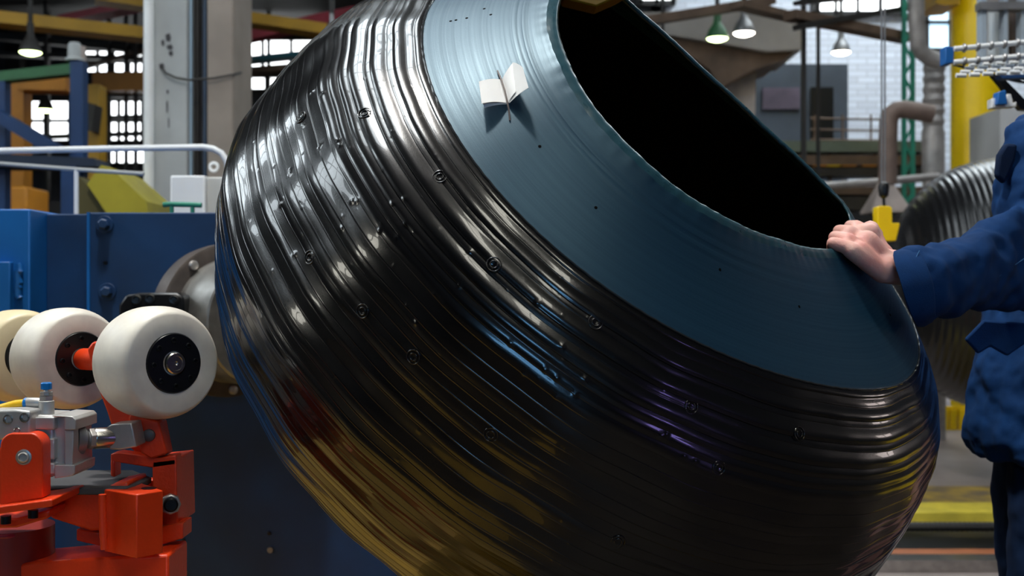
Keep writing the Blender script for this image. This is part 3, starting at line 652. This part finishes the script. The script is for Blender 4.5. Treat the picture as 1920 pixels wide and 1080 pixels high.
# forearm sleeve from the cuff to the elbow, upper arm, trunk
jk.loft(lofted([((1680, 473), (1722, 610), 2.0, .05, .022), ((1700, 468), (1732, 612), 2.01, .06, .02), ((1738, 464), (1752, 596), 2.04, .068, 0), ((1791, 446), (1800, 584), 2.1, .07, 0), ((1824, 434), (1835, 580), 2.13, .072, 0), ((1862, 412), (1862, 578), 2.17, .075, .01), ((1900, 380), (1910, 582), 2.22, .08, .02), ((1960, 380), (1990, 590), 2.3, .08, .02), ((2010, 430), (2020, 560), 2.35, .05, 0)]))
jk.loft([(W(1960, 500, 2.3), Vector((.1, 0, 0)), Vector((0, .085, 0))), (W(1955, 420, 2.3), Vector((.094, 0, 0)), Vector((0, .085, 0))), (W(1960, 340, 2.3), Vector((.094, 0, 0)), Vector((0, .085, 0))), (W(1972, 280, 2.31), Vector((.094, 0, 0)), Vector((0, .085, 0))), (W(1985, 235, 2.32), Vector((.094, 0, 0)), Vector((0, .08, 0))), (W(2015, 200, 2.36), Vector((.075, 0, 0)), Vector((0, .07, 0)))])
jk.loft([((1.175, 2.5, .84), (.178, 0, 0), (0, .2, 0)), ((1.168, 2.5, .88), (.188, 0, 0), (0, .21, 0)), ((1.172, 2.5, 1.0), (.18, 0, 0), (0, .2, 0)), ((1.19, 2.5, 1.15), (.17, 0, 0), (0, .2, 0)), ((1.22, 2.5, 1.32), (.16, 0, 0), (0, .21, 0)), ((1.25, 2.5, 1.44), (.14, 0, 0), (0, .21, 0)), ((1.26, 2.48, 1.52), (.1, 0, 0), (0, .13, 0)), ((1.26, 2.48, 1.55), (.075, 0, 0), (0, .08, 0))])
s2 = capsules([(Vector((1.26, 2.65, 1.46)), Vector((1.28, 2.73, 1.17)), .08, .065), (Vector((1.28, 2.73, 1.17)), Vector((1.23, 2.74, .93)), .065, .055)]); jk.add(s2.v, s2.f)
jo = jk.build('jacket', M['cloth'], wk); remesh(jo, .006, 3); clouds(jo, .07, .026, 1); clouds(jo, .03, .008, 1)
# cuff, seams, pocket flap, trousers, shoes, hair, eyes
cu = MB(); cu.loft(lofted([((1677, 470), (1720, 613), 2.0, .06, .027), ((1690, 465), (1733, 612), 2.01, .068, .02), ((1713, 462), (1745, 606), 2.03, .073, .008)]))
cuo = cu.build('cuff', M['cloth'], wk, bevel=.002); clouds(cuo, .05, .006)
def seam(pts, nm='seam'): MB().tube([W(*p) for p in pts], .0008, 6).build(nm, M['thread'], wk)
seam([(1724, 470, 1.985), (1706, 505, 1.955), (1704, 545, 1.95), (1716, 585, 1.965)])
seam([(1740, 560, 1.972), (1780, 556, 2.03), (1830, 540, 2.055), (1870, 520, 2.09), (1920, 485, 2.14)])
MB().slab([(1810, 636), (1845, 600), (1930, 606), (1930, 640), (1890, 668), (1858, 650), (1835, 664)], 2.262, .01).build('pocket_flap', M['cloth'], wk, bevel=.004)
MB().slab([(1869, 330), (1873, 290), (1887, 268), (1910, 270), (1905, 300), (1885, 345)], 2.262, .02).build('chest_pocket', M['clothd'], wk, bevel=.006)
tr = MB()
tr.loft([((1.195, 2.42, .07), (.09, 0, 0), (0, .085, 0)), ((1.165, 2.41, .3), (.1, 0, 0), (0, .09, 0)), ((1.135, 2.41, .52), (.11, 0, 0), (0, .095, 0)), ((1.155, 2.42, .75), (.125, 0, 0), (0, .105, 0)), ((1.175, 2.46, .93), (.13, 0, 0), (0, .11, 0))])
tr.loft([((1.235, 2.6, .07), (.09, 0, 0), (0, .085, 0)), ((1.215, 2.6, .3), (.1, 0, 0), (0, .09, 0)), ((1.195, 2.6, .52), (.11, 0, 0), (0, .095, 0)), ((1.185, 2.58, .75), (.125, 0, 0), (0, .105, 0)), ((1.185, 2.52, .93), (.13, 0, 0), (0, .11, 0))])
to = tr.build('trousers', M['clothd'], wk); remesh(to, .008, 4); clouds(to, .08, .02)
for yy, xx in ((2.41, 1.12), (2.6, 1.16)):
    MB().loft([((xx-.12, yy, .035), (0, .03, 0), (0, 0, .033)), ((xx-.08, yy, .045), (0, .045, 0), (0, 0, .043)), ((xx, yy, .05), (0, .045, 0), (0, 0, .05)), ((xx+.08, yy, .06), (0, .04, 0), (0, 0, .058)), ((xx+.12, yy, .05), (0, .03, 0), (0, 0, .045))]).build('shoe', M['shoe'], wk)
MB().sphere((1.285, 2.47, 1.735), .098, 24, 14, (1, 1, .95)).build('hair', M['hair'], wk)
for yy in (2.448, 2.492): MB().sphere((1.178, yy, 1.695), .011).build('eye', mat('eye_white', (.6, .6, .6), .2), wk)
# ------------------------------------------------------------------ hoist above the opening
hs_ = thing('lifting_beam', W(1100, 0, 1.9), 'yellow lifting beam end hanging at the top of the tire opening', 'lifting beam')
MB().slab([(1050, -60), (1055, -3), (1118, 12), (1155, -4), (1250, -60)], 2.0, .06).build('plate', M['yeld'], hs_, bevel=.003)
p = W(1130, -58, 2.03); MB().cyl(p, (p.x, p.y, ZC), .012).build('hoist_rod', M['dark'], hs_)
# ------------------------------------------------------------------ background left
col_ = thing('concrete_column', (W(362, 0, 7.2).x, 7.3, 0), 'tall painted concrete column behind the blue machine', 'column')
def vbox(x0, x1, D, th, z0=0, z1=ZC):
    a = W(x0, 0, D).x; b = W(x1, 0, D).x; return MB().box(((a+b)/2, D+th/2, (z0+z1)/2), (b-a, th, z1-z0))
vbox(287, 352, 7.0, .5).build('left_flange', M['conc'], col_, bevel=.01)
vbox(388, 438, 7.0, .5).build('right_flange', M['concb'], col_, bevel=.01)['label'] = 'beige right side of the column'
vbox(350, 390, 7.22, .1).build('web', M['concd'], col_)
rust = MB()
for (x, y, a, b) in ((315, 70, 5, 8), (318, 88, 6, 5), (305, 80, 3, 6), (320, 100, 4, 5), (303, 124, 5, 6), (314, 172, 2, 4), (313, 200, 1.5, 12), (316, 230, 1, 10)):
    rust.slab([(x-a, y-b*.6), (x+a*.5, y-b), (x+a, y), (x+a*.6, y+b), (x-a*.7, y+b*.8)], 6.995, .01)
rust.build('paint_scar', M['concd'], col_)
def pipe(name, pts, r, m, label, cat, group=None, n=12):
    return tag(MB().tube(pts, r, n).build(name, m), label, cat, group)
def vp(x, D): a = W(x, 0, D); return [(a.x, D, 0), (a.x, D, ZC)]
pipe('steel_pipe', vp(279, 6.6), .029, M['whitep'], 'tall white pipe standing left of the concrete column', 'pipe')
pipe('conduit', vp(357, 7.05), .013, M['bluel'] if False else mat('pale_blue_conduit', (.3, .42, .52), .5), 'pale blue conduit running up the concrete column', 'conduit')
pipe('conduit', vp(370, 7.15), .016, M['dark'], 'dark conduit inside the recess of the concrete column', 'conduit')
pipe('conduit', vp(384, 7.1), .011, mat('slate_conduit', (.05, .08, .13), .5), 'slate blue conduit beside the beige side of the column', 'conduit')
pipe('cable', [W(302, 124, 6.98), W(310, 137, 6.97), W(330, 146, 6.97), W(355, 150, 6.96), W(400, 147, 6.97), W(437, 140, 6.98), W(452, 136, 7.2)], .007, M['dark'], 'loose dark cable slung across the concrete column', 'cable')
cb = thing('control_cabinet', W(365, 396, 4.6), 'white control cabinet standing behind the blue machine', 'cabinet')
a = W(319, 329, 4.5); b = W(412, 396, 4.5)
MB().box(((W(319, 0, 4.5).x+W(384, 0, 4.5).x)/2, 4.75, a.z/2), (W(384, 0, 4.5).x-W(319, 0, 4.5).x, .5, a.z)).build('body', M['whitep'], cb, bevel=.006)
MB().box(((W(384, 0, 4.52).x+W(416, 0, 4.52).x)/2, 4.78, a.z/2-.002), (W(416, 0, 4.52).x-W(384, 0, 4.52).x, .48, a.z)).build('side_bay', mat('cream_grey_paint', (.5, .5, .47), .5), cb, bevel=.006)
MB().torus(W(401, 313, 4.7), (0, 1, 0), .016, .006).build('lifting_eye', M['whitep'], cb)
hr = thing('handrail', W(100, 396, 4.3), 'white tubular handrail running behind the blue machine', 'handrail')
tp = [W(-200, 284, 4.3), W(0, 283, 4.3), W(200, 279, 4.3), W(380, 276, 4.3), W(400, 279, 4.3), W(415, 287, 4.3), W(425, 302, 4.3), W(430, 330, 4.3)]
MB().tube(tp+[Vector((tp[-1].x, 4.3, 0))], .0115, 12).build('top_rail', M['whitep'], hr)
MB().tube([W(-200, 295, 4.3), W(0, 307, 4.3), W(145, 318, 4.3), W(270, 326, 4.3)], .008).build('middle_rail', M['conc'], hr)
p = W(143, 318, 4.3); MB().tube([p, Vector((p.x, 4.3, 0))], .008).build('post', M['whitep'], hr)
p = W(-150, 286, 4.3); MB().tube([p, Vector((p.x, 4.3, 0))], .011).build('post', M['whitep'], hr)
# blue frame with guard lamp
bf = thing('steel_gantry', (W(130, 0, 8).x, 8.1, 0), 'blue steel frame with green top beam at the far left', 'frame')
vbox(131, 155, 8.0, .1, 0, W(0, 114, 8).z).build('post', M['blued'], bf)
vbox(-14, 9, 8.0, .1, 0, W(0, 152, 8).z).build('post', M['blued'], bf)
MB().slab([(-60, 140), (131, 119), (131, 138), (-60, 158)], 8.0, .12).build('top_beam', M['green'], bf)
MB().slab([(-30, 190), (115, 275), (70, 276), (-30, 215)], 7.9, .12).build('brace', M['blued'], bf)
MB().slab([(-60, 286), (175, 296), (180, 312), (-60, 312)], 7.9, .3).build('deck', mat('near_black_blue', (.004, .015, .04), .5), bf)
vbox(114, 140, 7.8, .1, 0, W(0, 312, 7.8).z).build('post', M['blued'], bf)
sr = thing('warning_lamp', W(140, 114, 8.05), 'grey white warning lamp cap on top of the blue frame post', 'lamp')
q = W(140, 114, 8.05); k = 8.05/F; MB().lathe(q, (0, 0, 1), [(0, 18*k), (4*k, 17*k), (6*k, 13*k), (30*k, 12*k), (34*k, 9*k)], 20).build('cap', M['conc'], sr)
MB().lathe(q+Vector((.04, .02, 0)), (0, 0, 1), [(0, 8*k), (28*k, 8*k)], 12).build('bracket', M['hood'], sr)
ch_ = thing('yellow_chute', (W(220, 0, 6.2).x, 6.3, 0), 'olive yellow sloping chute between handrail and white pipe', 'chute')
MB().slab([(163, 345), (190, 309), (215, 322), (275, 378), (280, 430), (220, 430)], 6.1, .5).build('slide', M['olive'], ch_)
MB().slab([(145, 330), (163, 345), (220, 410), (220, 470), (145, 470)], 6.15, .4).build('side_wall', mat('dark_olive_paint', (.06, .05, .01), .6), ch_)
p = W(190, 428, 6.3); MB().box((p.x, 6.35, p.z/2), (.16, .3, p.z)).build('leg', M['dark'], ch_)
# cranes and girders
def girder(x0, y0, x1, y1, hh, D0, D1, m, label, dep=.25, name='crane_girder', cat='girder'):
    a = W(x0, y0, D0); b = W(x1, y1, D1)
    return tag(MB().bar(a, b, dep, px2m(hh, (D0+D1)/2)).build(name, m), label, cat)
girder(-250, 10, 292, 68, 22, 9.5, 10.5, M['yeld'], 'yellow crane girder crossing the top left corner')
girder(180, -6, 700, 72, 20, 11, 12, M['yeld'], 'yellow crane girder running behind the concrete column')
girder(120, 40, 300, 2, 13, 12.5, 12.3, M['redd'], 'crimson girder left of the concrete column')
girder(430, 76, 680, 22, 20, 12.5, 12.8, M['redd'], 'crimson girder right of the concrete column')
girder(425, 118, 600, 100, 9, 14.5, 14.5, M['teal'], 'thin teal beam in front of the far windows')
girder(425, 138, 620, 122, 11, 14.49, 14.49, M['brown'], 'brown beam below the thin teal beam')
girder(180, 156, 275, 156, 34, 14.49, 14.49, M['orange'], 'orange girder left of the white pipe')
girder(44, 158, 132, 160, 28, 11, 11, M['orange'], 'orange cross beam behind the blue frame')
vbox(12, 44, 11, .2, 0, W(0, 152, 11).z).build('orange_post', M['orange']); tag(bpy.data.objects['orange_post'], 'orange steel post behind the left blue frame', 'post')
o = vbox(158, 186, 10.8, .2, 0, W(0, 158, 10.8).z).build('orange_post', M['yeld']); tag(o, 'dull orange steel post right of the blue frame post', 'post')
o = MB().slab([(158, 190), (178, 196), (172, 246), (158, 242)], 10.6, .2).build('hanging_box', M['dark']); tag(o, 'black box hanging from the dull orange post', 'box')
MB_ = MB()
for i in range(5): y = 40+i*0; 
for i, (x0, y0, x1, y1, hh) in enumerate(((-100, 60, 290, 96, 12), (-100, 98, 280, 112, 8), (150, 128, 285, 92, 7), (430, 30, 640, 48, 8), (160, 222, 290, 218, 6), (60, 258, 280, 250, 7), (150, 182, 285, 180, 5))):
    girder(x0, y0, x1, y1, hh, 14.5, 14.8, M['dark'] if i != 2 else M['brown'], ['upper dark roof beam at the far left', 'lower dark roof beam at the far left', 'brown sloping roof brace left of the column', 'dark roof beam right of the column', 'dark rail in front of the far left windows', 'lowest dark rail in front of the far left windows', 'thin dark rail below the orange girder'][i], .15, 'roof_beam', 'beam')
for i, x in enumerate((85, 232, 250, 200, 500)):
    o = vbox(x, x+5, 14.6, .08, 0, ZC).build('roof_post', M['dark']); tag(o, ['slim dark post left of the blue frame post', 'slim dark post left of the white pipe', 'slim dark post nearest the white pipe', 'slim dark post right of the dull orange post', 'slim dark post right of the concrete column'][i], 'post')
# dark loft deck above the left part
tag(MB().box((-4.4, 13.3, 4.75), (5.8, 5.0, .25)).build('loft_deck', M['dark']), 'dark loft deck under the roof at the top left', 'deck')
for i, (x, D) in enumerate(((-6.6, 15.6), (-1.8, 15.6))):
    tag(MB().box((x, D, 2.3), (.2, .2, 4.6)).build('deck_post', M['dark']), ['left post under the dark loft deck', 'right post under the dark loft deck'][i], 'post')
tag(MB().box((-4.3, 12.6, 1.05), (4.2, .8, 2.1)).build('storage_rack', M['dark']), 'dark storage rack behind the left blue frame', 'rack')
tag(MB().box((-4.45, 10.4, 1.9), (.5, .5, .36)).build('yellow_crate', M['orange'], bevel=.02), 'orange yellow crate behind the handrail at far left', 'crate')
tag(MB().box((-4.45, 10.4, .86), (.6, .6, 1.72)).build('crate_stand', M['dark']), 'dark stand under the orange yellow crate', 'stand')
# lamps: bell shades with glowing mouth
def baylamp(px, py, D, r, glowm, label, shade=M['greys'], up=None):
    c = W(px, py, D); R = px2m(r, D); t = thing('high_bay_lamp', c, label, 'lamp', None)
    MB().lathe(c, (0, 0, 1), [(0, R), (.1*R, R), (.8*R, R*.75), (1.3*R, R*.4), (1.6*R, R*.32), (2.6*R, R*.3), (2.7*R, R*.15)], 28).build('shade', shade, t)
    MB().lathe(c+Vector((0, 0, -.02*R)), (0, 0, 1), [(-.25*R, R*.45), (-.12*R, R*.8), (0, R*.94)], 28).build('bulb_glass', glowm, t)
    MB().cyl(c+Vector((0, 0, 2.6*R)), (c.x, c.y, up or ZC), .02).build('hanger', M['dark'], t)
    return t
baylamp(57, 98, 9.8, 21, M['lampg'], 'high bay lamp glowing greenish at the top left corner', M['dark'])
baylamp(85, 206, 14.0, 16, M['lampg'], 'small greenish lamp behind the blue frame, left of its post', M['dark'], up=4.62)
baylamp(1345, 72, 10.5, 21, M['lampg'], 'greenish glowing bell lamp, left of the pair above the rim', M['green'])
baylamp(1395, 62, 10.5, 21, M['lamp'], 'warm white glowing bell lamp, right of the pair above the rim')
baylamp(1577, 98, 12.5, 18, M['lamp'], 'white bell lamp in front of the white brick wall')
baylamp(622, 62, 9.0, 14, glow('cool_lamp_glow', (.7, .85, 1), 2), 'small cool white lamp above the upper left edge of the tire')
# ------------------------------------------------------------------ background right
du_ = thing('roof_duct', W(1400, 120, 12), 'large pale overhead duct behind the two bell lamps', 'duct')
MB().slab([(1180, 24), (1410, 18), (1505, 40), (1505, 92), (1440, 96), (1262, 66), (1180, 60)], 11.8, 1.2).build('upper_box', mat('pale_grey_duct', (.34, .31, .29), .7, 0, .3, 2), du_)
MB().slab([(1262, 66), (1440, 92), (1490, 96), (1470, 112), (1420, 128), (1395, 140), (1352, 165), (1330, 130), (1262, 80)], 11.9, 1.0).build('lower_throat', M['brown'], du_)
MB().slab([(1352, 120), (1418, 128), (1416, 215), (1372, 215), (1350, 170)], 12.2, .6).build('down_leg', M['hood'], du_)
p = W(1390, 212, 12.4); MB().box((p.x, 12.45, p.z/2), (.18, .3, p.z)).build('support', M['brown'], du_)
tag(MB().slab([(1318, 84), (1400, 98), (1350, 118), (1345, 150), (1312, 120)], 12.89, .1).build('bent_sheet', mat('pale_blue_sheet', (.35, .5, .65), .5)), 'pale bluish sheet hanging below the greenish bell lamp', 'sheet')
sh_ = thing('slate_booth', (W(1500, 0, 14).x, 14.2, 0), 'slate grey booth with dark doorway against the white brick wall', 'booth')
vbox(1416, 1590, 14.0, .8, 0, W(0, 120, 14).z).build('wall_panel', M['slate'], sh_)
vbox(1520, 1563, 13.97, .04, W(0, 264, 14).z, W(0, 164, 14).z).build('doorway', M['black'], sh_)
vbox(1430, 1500, 13.97, .04, W(0, 205, 14).z, W(0, 165, 14).z).build('notice_board', mat('mauve_grey_panel', (.16, .12, .17), .7, 0, .5, 3), sh_)
for x0, y0, x1, y1, hh, m, l in ((1150, 50, 1445, 2, 16, 'brown', 'brown roof beam sloping up behind the tire rim'), (1380, 8, 1500, 36, 12, 'brown', 'brown roof beam above the bell lamps'), (1498, 50, 1700, 16, 10, 'dark', 'thin dark beam under the bright right windows'), (1480, 28, 1700, 72, 16, 'brown', 'brown pipe-like beam above the brick wall lamp'), (1500, 4, 1650, -10, 8, 'dark', 'dark beam across the bright right windows')):
    girder(x0, y0, x1, y1, hh, 9.6, 10.2, M[m], l, .15, 'roof_beam', 'beam')
for i, (x0, x1, y0, D) in enumerate(((1504, 1512, 30, 9.9), (1533, 1538, 60, 10.2), (1240, 1246, 20, 11))):
    o = vbox(x0, x1, D, .05, 0, ZC).build('steel_post', M['dark']); tag(o, ['dark steel post in front of the slate booth', 'thin steel post at the doorway of the slate booth', 'dark hanging post behind the rim, left of the lamps'][i], 'post')
cw = thing('gantry', (W(1600, 0, 12).x, 12.1, 0), 'cluttered steel gantry below the brick wall', 'gantry')
for i, (y0, y1, m) in enumerate(((268, 288, mat('sage_paint', (.13, .16, .12), .6, 0, .3, 3)), (294, 312, M['brown']), (316, 332, M['dark']), (352, 366, M['brown']), (370, 394, M['dark']))):
    a = W(1400, y1, 12); b = W(1760, y0, 12); MB().box(((a.x+b.x)/2, 12+i*.02, (a.z+b.z)/2), (b.x-a.x, .35, b.z-a.z)).build('beam', m, cw)
a = W(1400, 394, 12.2); b = W(1760, 394, 12.2); MB().box(((a.x+b.x)/2, 12.5, a.z/2), (b.x-a.x, .2, a.z)).build('back_panel', M['concd'], cw)
for x in (1416, 1480, 1555, 1640, 1700, 1745): vbox(x, x+4, 11.96, .05, 0, W(0, 268, 12).z).build('upright', M['brown'], cw)
for k_, (x, c) in enumerate(((1536, 'orange'), (1560, 'yel'), (1590, 'orange'), (1628, 'orange'))):
    p = W(x, 305, 11.9); o = MB().box((p.x, 11.9, p.z), (.14, .1, .08)).build('stored_part', M[c], cw)
rl = thing('guard_rail', W(1600, 270, 13), 'thin orange brown guard rail before the white brick wall', 'railing')
for y in (222, 243, 262): MB().tube([W(1520, y, 13.2), W(1660, y+2, 13.2)], .012, 8).build('rail', M['brown'], rl)
for x in (1527, 1580, 1633, 1652): MB().tube([W(x, 215, 13.2), (W(x, 215, 13.2).x, 13.2, 0)], .012, 8).build('post', M['brown'], rl)
wp = thing('water_pipe', (W(1650, 0, 9).x, 9, 0), 'pale green grey pipe running level behind the tire rim', 'pipe')
MB().tube([W(1500, 352, 9), W(1600, 345, 9), W(1760, 331, 9)], .03, 12).build('tube', M['ductg'], wp)
for x in (1560, 1752): p = W(x, 345, 9); MB().cyl((p.x, 9, 0), (p.x, 9, p.z), .015).build('stand', M['dark'], wp)
pipe('duct_pipe', [W(1716, -300, 9), W(1718, 40, 9), W(1722, 84, 9), W(1728, 98, 9), W(1742, 108, 9), W(1762, 116, 9)], .062, M['ductg'], 'grey vertical pipe with elbow left of the yellow column', 'pipe', n=20)
dp = [W(1750, 118, 9.3)]+[W(1752-.2*k, 118+k*10, 9.3) for k in range(1, 14)]
pipe('flexible_duct', dp+[Vector((W(1755, 0, 9.3).x, 9.3, .0))], [.075+.014*(i % 2) for i in range(len(dp)+1)], M['ductg'], 'ribbed grey duct hanging between pipe elbow and brown bend', 'duct', n=20)
pp_ = [W(1748, 214, 8.6), W(1715, 208, 8.6), W(1695, 205, 8.6), W(1680, 207, 8.6), W(1670, 215, 8.6), W(1666, 228, 8.6), W(1665, 260, 8.6), W(1664, 345, 8.6)]
ho = thing('extraction_hood', W(1660, 400, 8.6), 'brown bent exhaust pipe with pale cone hood', 'exhaust hood')
MB().tube(pp_, px2m(17, 8.6), 20).build('bent_pipe', M['duct'], ho)
q = W(1660, 400, 8.6); k = 8.6/F
MB().lathe(q, (0, 0, 1), [(0, 52*k), (4*k, 52*k), (50*k, 20*k), (58*k, 18*k)], 4).build('cone', M['hood'], ho)
MB().box((q.x, q.y, q.z/2-.02), (.3, .3, q.z-.04)).build('pedestal', M['dark'], ho)
ms = thing('lattice_mast', (W(1702, 0, 10).x, 10, 0), 'green lattice mast in front of the white brick wall', 'mast')
for x in (1695, 1711):
    a = W(x, 0, 10).x; MB().box((a, 10, ZC/2), (.035, .035, ZC)).build('leg', M['greent'], ms)
m_ = MB()
for k_ in range(26):
    z = .2+k_*.28; a = W(1695, 0, 10).x; b = W(1711, 0, 10).x; m_.bar((a, 10, z), (b, 10, z+.14), .02, .02, up=(0, 1, 0)); m_.bar((b, 10, z+.14), (a, 10, z+.28), .02, .02, up=(0, 1, 0))
m_.build('lacing', M['greent'], ms)
hk = thing('chain_hoist', W(1657, 440, 4.6), 'hoist chain with black hook and yellow load block, beside the rim', 'hoist')
for dx in (-3, 3):
    a = W(1656+dx, 345, 4.6); m_ = MB(); m_.tube([(a.x, 4.6, a.z), (a.x, 4.6, ZC)], .0035, 6); m_.build('chain', M['greys'], hk)
MB().lathe(W(1657, 372, 4.6), (0, 0, 1), [(0, .008), (.01, .018), (.045, .022), (.06, .016), (.065, .008)], 16).build('hook_body', M['black'], hk)
MB().tube([W(1657, 372, 4.6), W(1658, 384, 4.6), W(1661, 390, 4.6), W(1657, 396, 4.6), W(1653, 392, 4.6)], .006, 8).build('hook', M['black'], hk)
MB().slab([(1645, 388), (1651, 386), (1668, 386), (1673, 390), (1673, 418), (1687, 418), (1687, 424), (1680, 452), (1650, 452), (1646, 420)], 4.58, .06).build('load_block', M['yel'], hk, bevel=.003)
yc = thing('yellow_column', (W(1830, 0, 10.2).x, 10.3, 0), 'thick bright yellow column behind the ribbed tire', 'column')
a = W(1830, 0, 10.3); MB().lathe((a.x, 10.3, 0), (0, 0, 1), [(0, px2m(45, 10.3)), (ZC, px2m(45, 10.3))], 40).build('tube', M['yel'], yc)
MB().slab([(1755, -40), (1800, -40), (1800, 8), (1770, 10), (1755, 6)], 10.0, .4).build('head_bracket', M['yeld'], yc)
# roller conveyor shelf
rc = thing('roller_conveyor', W(1850, 140, 3.6), 'blue framed gravity conveyor with rows of white rollers, upper right', 'conveyor')
MB().slab([(1773, 86), (1789, 88), (1789, 118), (1773, 120)], 3.55, .05).build('end_bracket', M['bluel'], rc, bevel=.003)
for (y0, y1, D) in ((92, 66, 3.55), (117, 92, 3.55)):
    m_ = MB(); m_.tube([W(1788, y0, D), W(2060, y1, D)], px2m(5, D), 12); m_.build('axle_rail', M['whitep'], rc)
    m_ = MB()
    for k_ in range(11):
        x = 1808+k_*25; y = y0+(y1-y0)*(x-1788)/272; p = W(x, y, D); m_.lathe(p-Vector((.005, 0, 0)), (1, 0, .0), [(0, px2m(7, D)), (.005, px2m(9, D)), (.01, px2m(7, D))], 12)
    m_.build('wheel_row', M['greys'], rc)
for j in range(4):
    m_ = MB()
    for k_ in range(11):
        x = 1826+k_*25-j*8; y = 122+j*6-(x-1826)*.06; p = W(x, y, 3.7-j*.12); m_.cyl(p-Vector((.014, 0, 0)), p+Vector((.014, 0, 0)), .0065, n=10)
    m_.build('under_roller_row', M['whitep'], rc)
MB().slab([(1788, 122), (1800, 122), (1920, 152), (2060, 176), (2060, 182), (1900, 152), (1860, 141)], 3.6, .01).build('skirt', M['black'], rc)
MB().slab([(1874, 141), (2060, 134), (2060, 142), (1880, 147)], 3.5, .04).build('side_beam', M['blued'], rc)
MB().slab([(1862, 140), (1876, 140), (1925, 190), (2060, 200), (2060, 215), (1915, 205)], 3.62, .03).build('gusset', M['black'], rc)
MB().slab([(1872, 172), (1886, 168), (1890, 196), (1870, 196)], 3.45, .04).build('connector', M['bluel'], rc, bevel=.003)
MB().slab([(1861, 184), (1869, 184), (1870, 196), (1886, 196), (1888, 176), (1896, 176), (1900, 194), (1906, 190), (1906, 200), (1861, 202)], 3.47, .04).build('connector_tray', M['whitep'], rc, bevel=.002)
p = W(2000, 150, 3.7); MB().box((p.x, 3.72, p.z/2), (.06, .06, p.z)).build('leg', M['blued'], rc)
gc = thing('glazed_cabinet', (W(1900, 0, 5.2).x, 5.3, 0), 'grey aluminium framed cabinet behind the conveyor', 'cabinet')
for x0, x1 in ((1841, 1850), (1883, 1890), (1916, 1924)): vbox(x0, x1, 5.2, .06, W(0, 125, 5.2).z).build('frame_post', mat('blue_grey_frame', (.35, .42, .5), .4), gc)
vbox(1838, 2060, 5.18, .06, W(0, 19, 5.2).z, W(0, 5, 5.2).z).build('rail', M['greys'], gc)
vbox(1852, 2050, 5.5, .05, W(0, 125, 5.5).z).build('back_panel', M['ductg'], gc)
a = W(1867, 0, 5.35); MB().cyl((a.x, 5.35, W(0, 125, 5.35).z), (a.x, 5.35, W(0, 20, 5.35).z), px2m(14, 5.35), n=24).build('inner_roll', M['whitep'], gc)
a = W(1904, 0, 5.35); MB().cyl((a.x, 5.35, W(0, 125, 5.35).z), (a.x, 5.35, W(0, 20, 5.35).z), px2m(11, 5.35), n=24).build('inner_roll', M['duct'], gc)
hb = MB().box((W(1960, 0, 9.0).x, 9.3, W(0, 202, 9.0).z/2), (px2m(170, 9.0), .6, W(0, 202, 9.0).z)).build('machine_cover', mat('offwhite_cover', (.55, .55, .55), .5)); tag(hb, 'off-white machine cover right of the yellow column, below the conveyor', 'cover')
# low yellow barrier on the floor far right
ba = thing('floor_barrier', W(1800, 800, 9.8), 'low yellow barrier standing on the floor beyond the tire', 'barrier')
for i in range(5):
    x = 1770+i*16; a = W(x, 768, 9.9); MB().box((a.x, 9.9, a.z/2), (.055, .05, a.z)).build('post', M['yel'], ba)
a = W(1760, 762, 9.92); b = W(1850, 780, 9.92); MB().box(((a.x+b.x)/2, 9.92, (a.z+b.z)/2), (b.x-a.x, .03, a.z-b.z)).build('board', M['yel'], ba)
# floor markings and rails at right
def fy(y): return F*CH/(y-540)
def strip(name, y0, y1, x0, x1, h, m, label, cat):
    a = fy(y1); b = fy(y0); return tag(MB().box(((x0+x1)/2, (a+b)/2, h/2+.0075), (x1-x0, b-a, h)).build(name, m), label, cat)
struct('floor_aisle', MB().box((4.2, 9.0, .003), (6.0, 9.5, .006)), mat('pale_aisle_concrete', (.34, .28, .26), .45, 0, .45, 1.5, .2, 20))
struct('floor_bay', MB().box((4.7, 4.3, .006), (3.2, 2.2, .012)), M['yel'])
ym = mat('worn_yellow_floor_paint', (.5, .33, .04), .6, 0, 0, 6, col2=(.14, .11, .09))
strip('painted_floor_band', 915, 962, 1.3, 5.0, .004, ym, 'worn yellow painted band on the floor beside the tire', 'floor marking')
strip('kerb', 962, 983, 1.3, 5.0, .05, M['olive'] if False else mat('kerb_yellow', (.75, .6, .06), .6, 0, .3, 8), 'bright yellow kerb edge on the floor right of the tire', 'kerb')
strip('rail_trench', 985, 1045, 1.3, 5.0, .01, M['black'], 'black trench strip in front of the yellow kerb', 'trench')
cc = MB(); D_ = fy(1008)
cc.tube([(1.3+i*.012, D_, .05+.004*(i % 2)) for i in range(240)], .022, 8)
tag(cc.build('cable_chain', M['dark']), 'black cable chain lying in the floor trench', 'cable chain')
strip('guide_plate', 1045, 1064, 1.1, 5.0, .03, M['orange'] if False else mat('rust_orange_plate', (.5, .16, .06), .4, .2, .3, 6), 'orange floor plate between trench and steel rail', 'floor plate')
strip('steel_rail', 1064, 1076, 1.1, 5.0, .05, M['steel'], 'polished steel rail on the floor, lower right', 'rail')
# yellow painted walkway on the floor round the cradle
tag(MB().box((-1.7, 1.9, .006), (3.0, 2.4, .01)).build('painted_walkway', mat('walkway_yellow', (.5, .29, .035), .55, 0, .4, 3)), 'yellow painted walkway on the floor around the machine', 'floor marking')
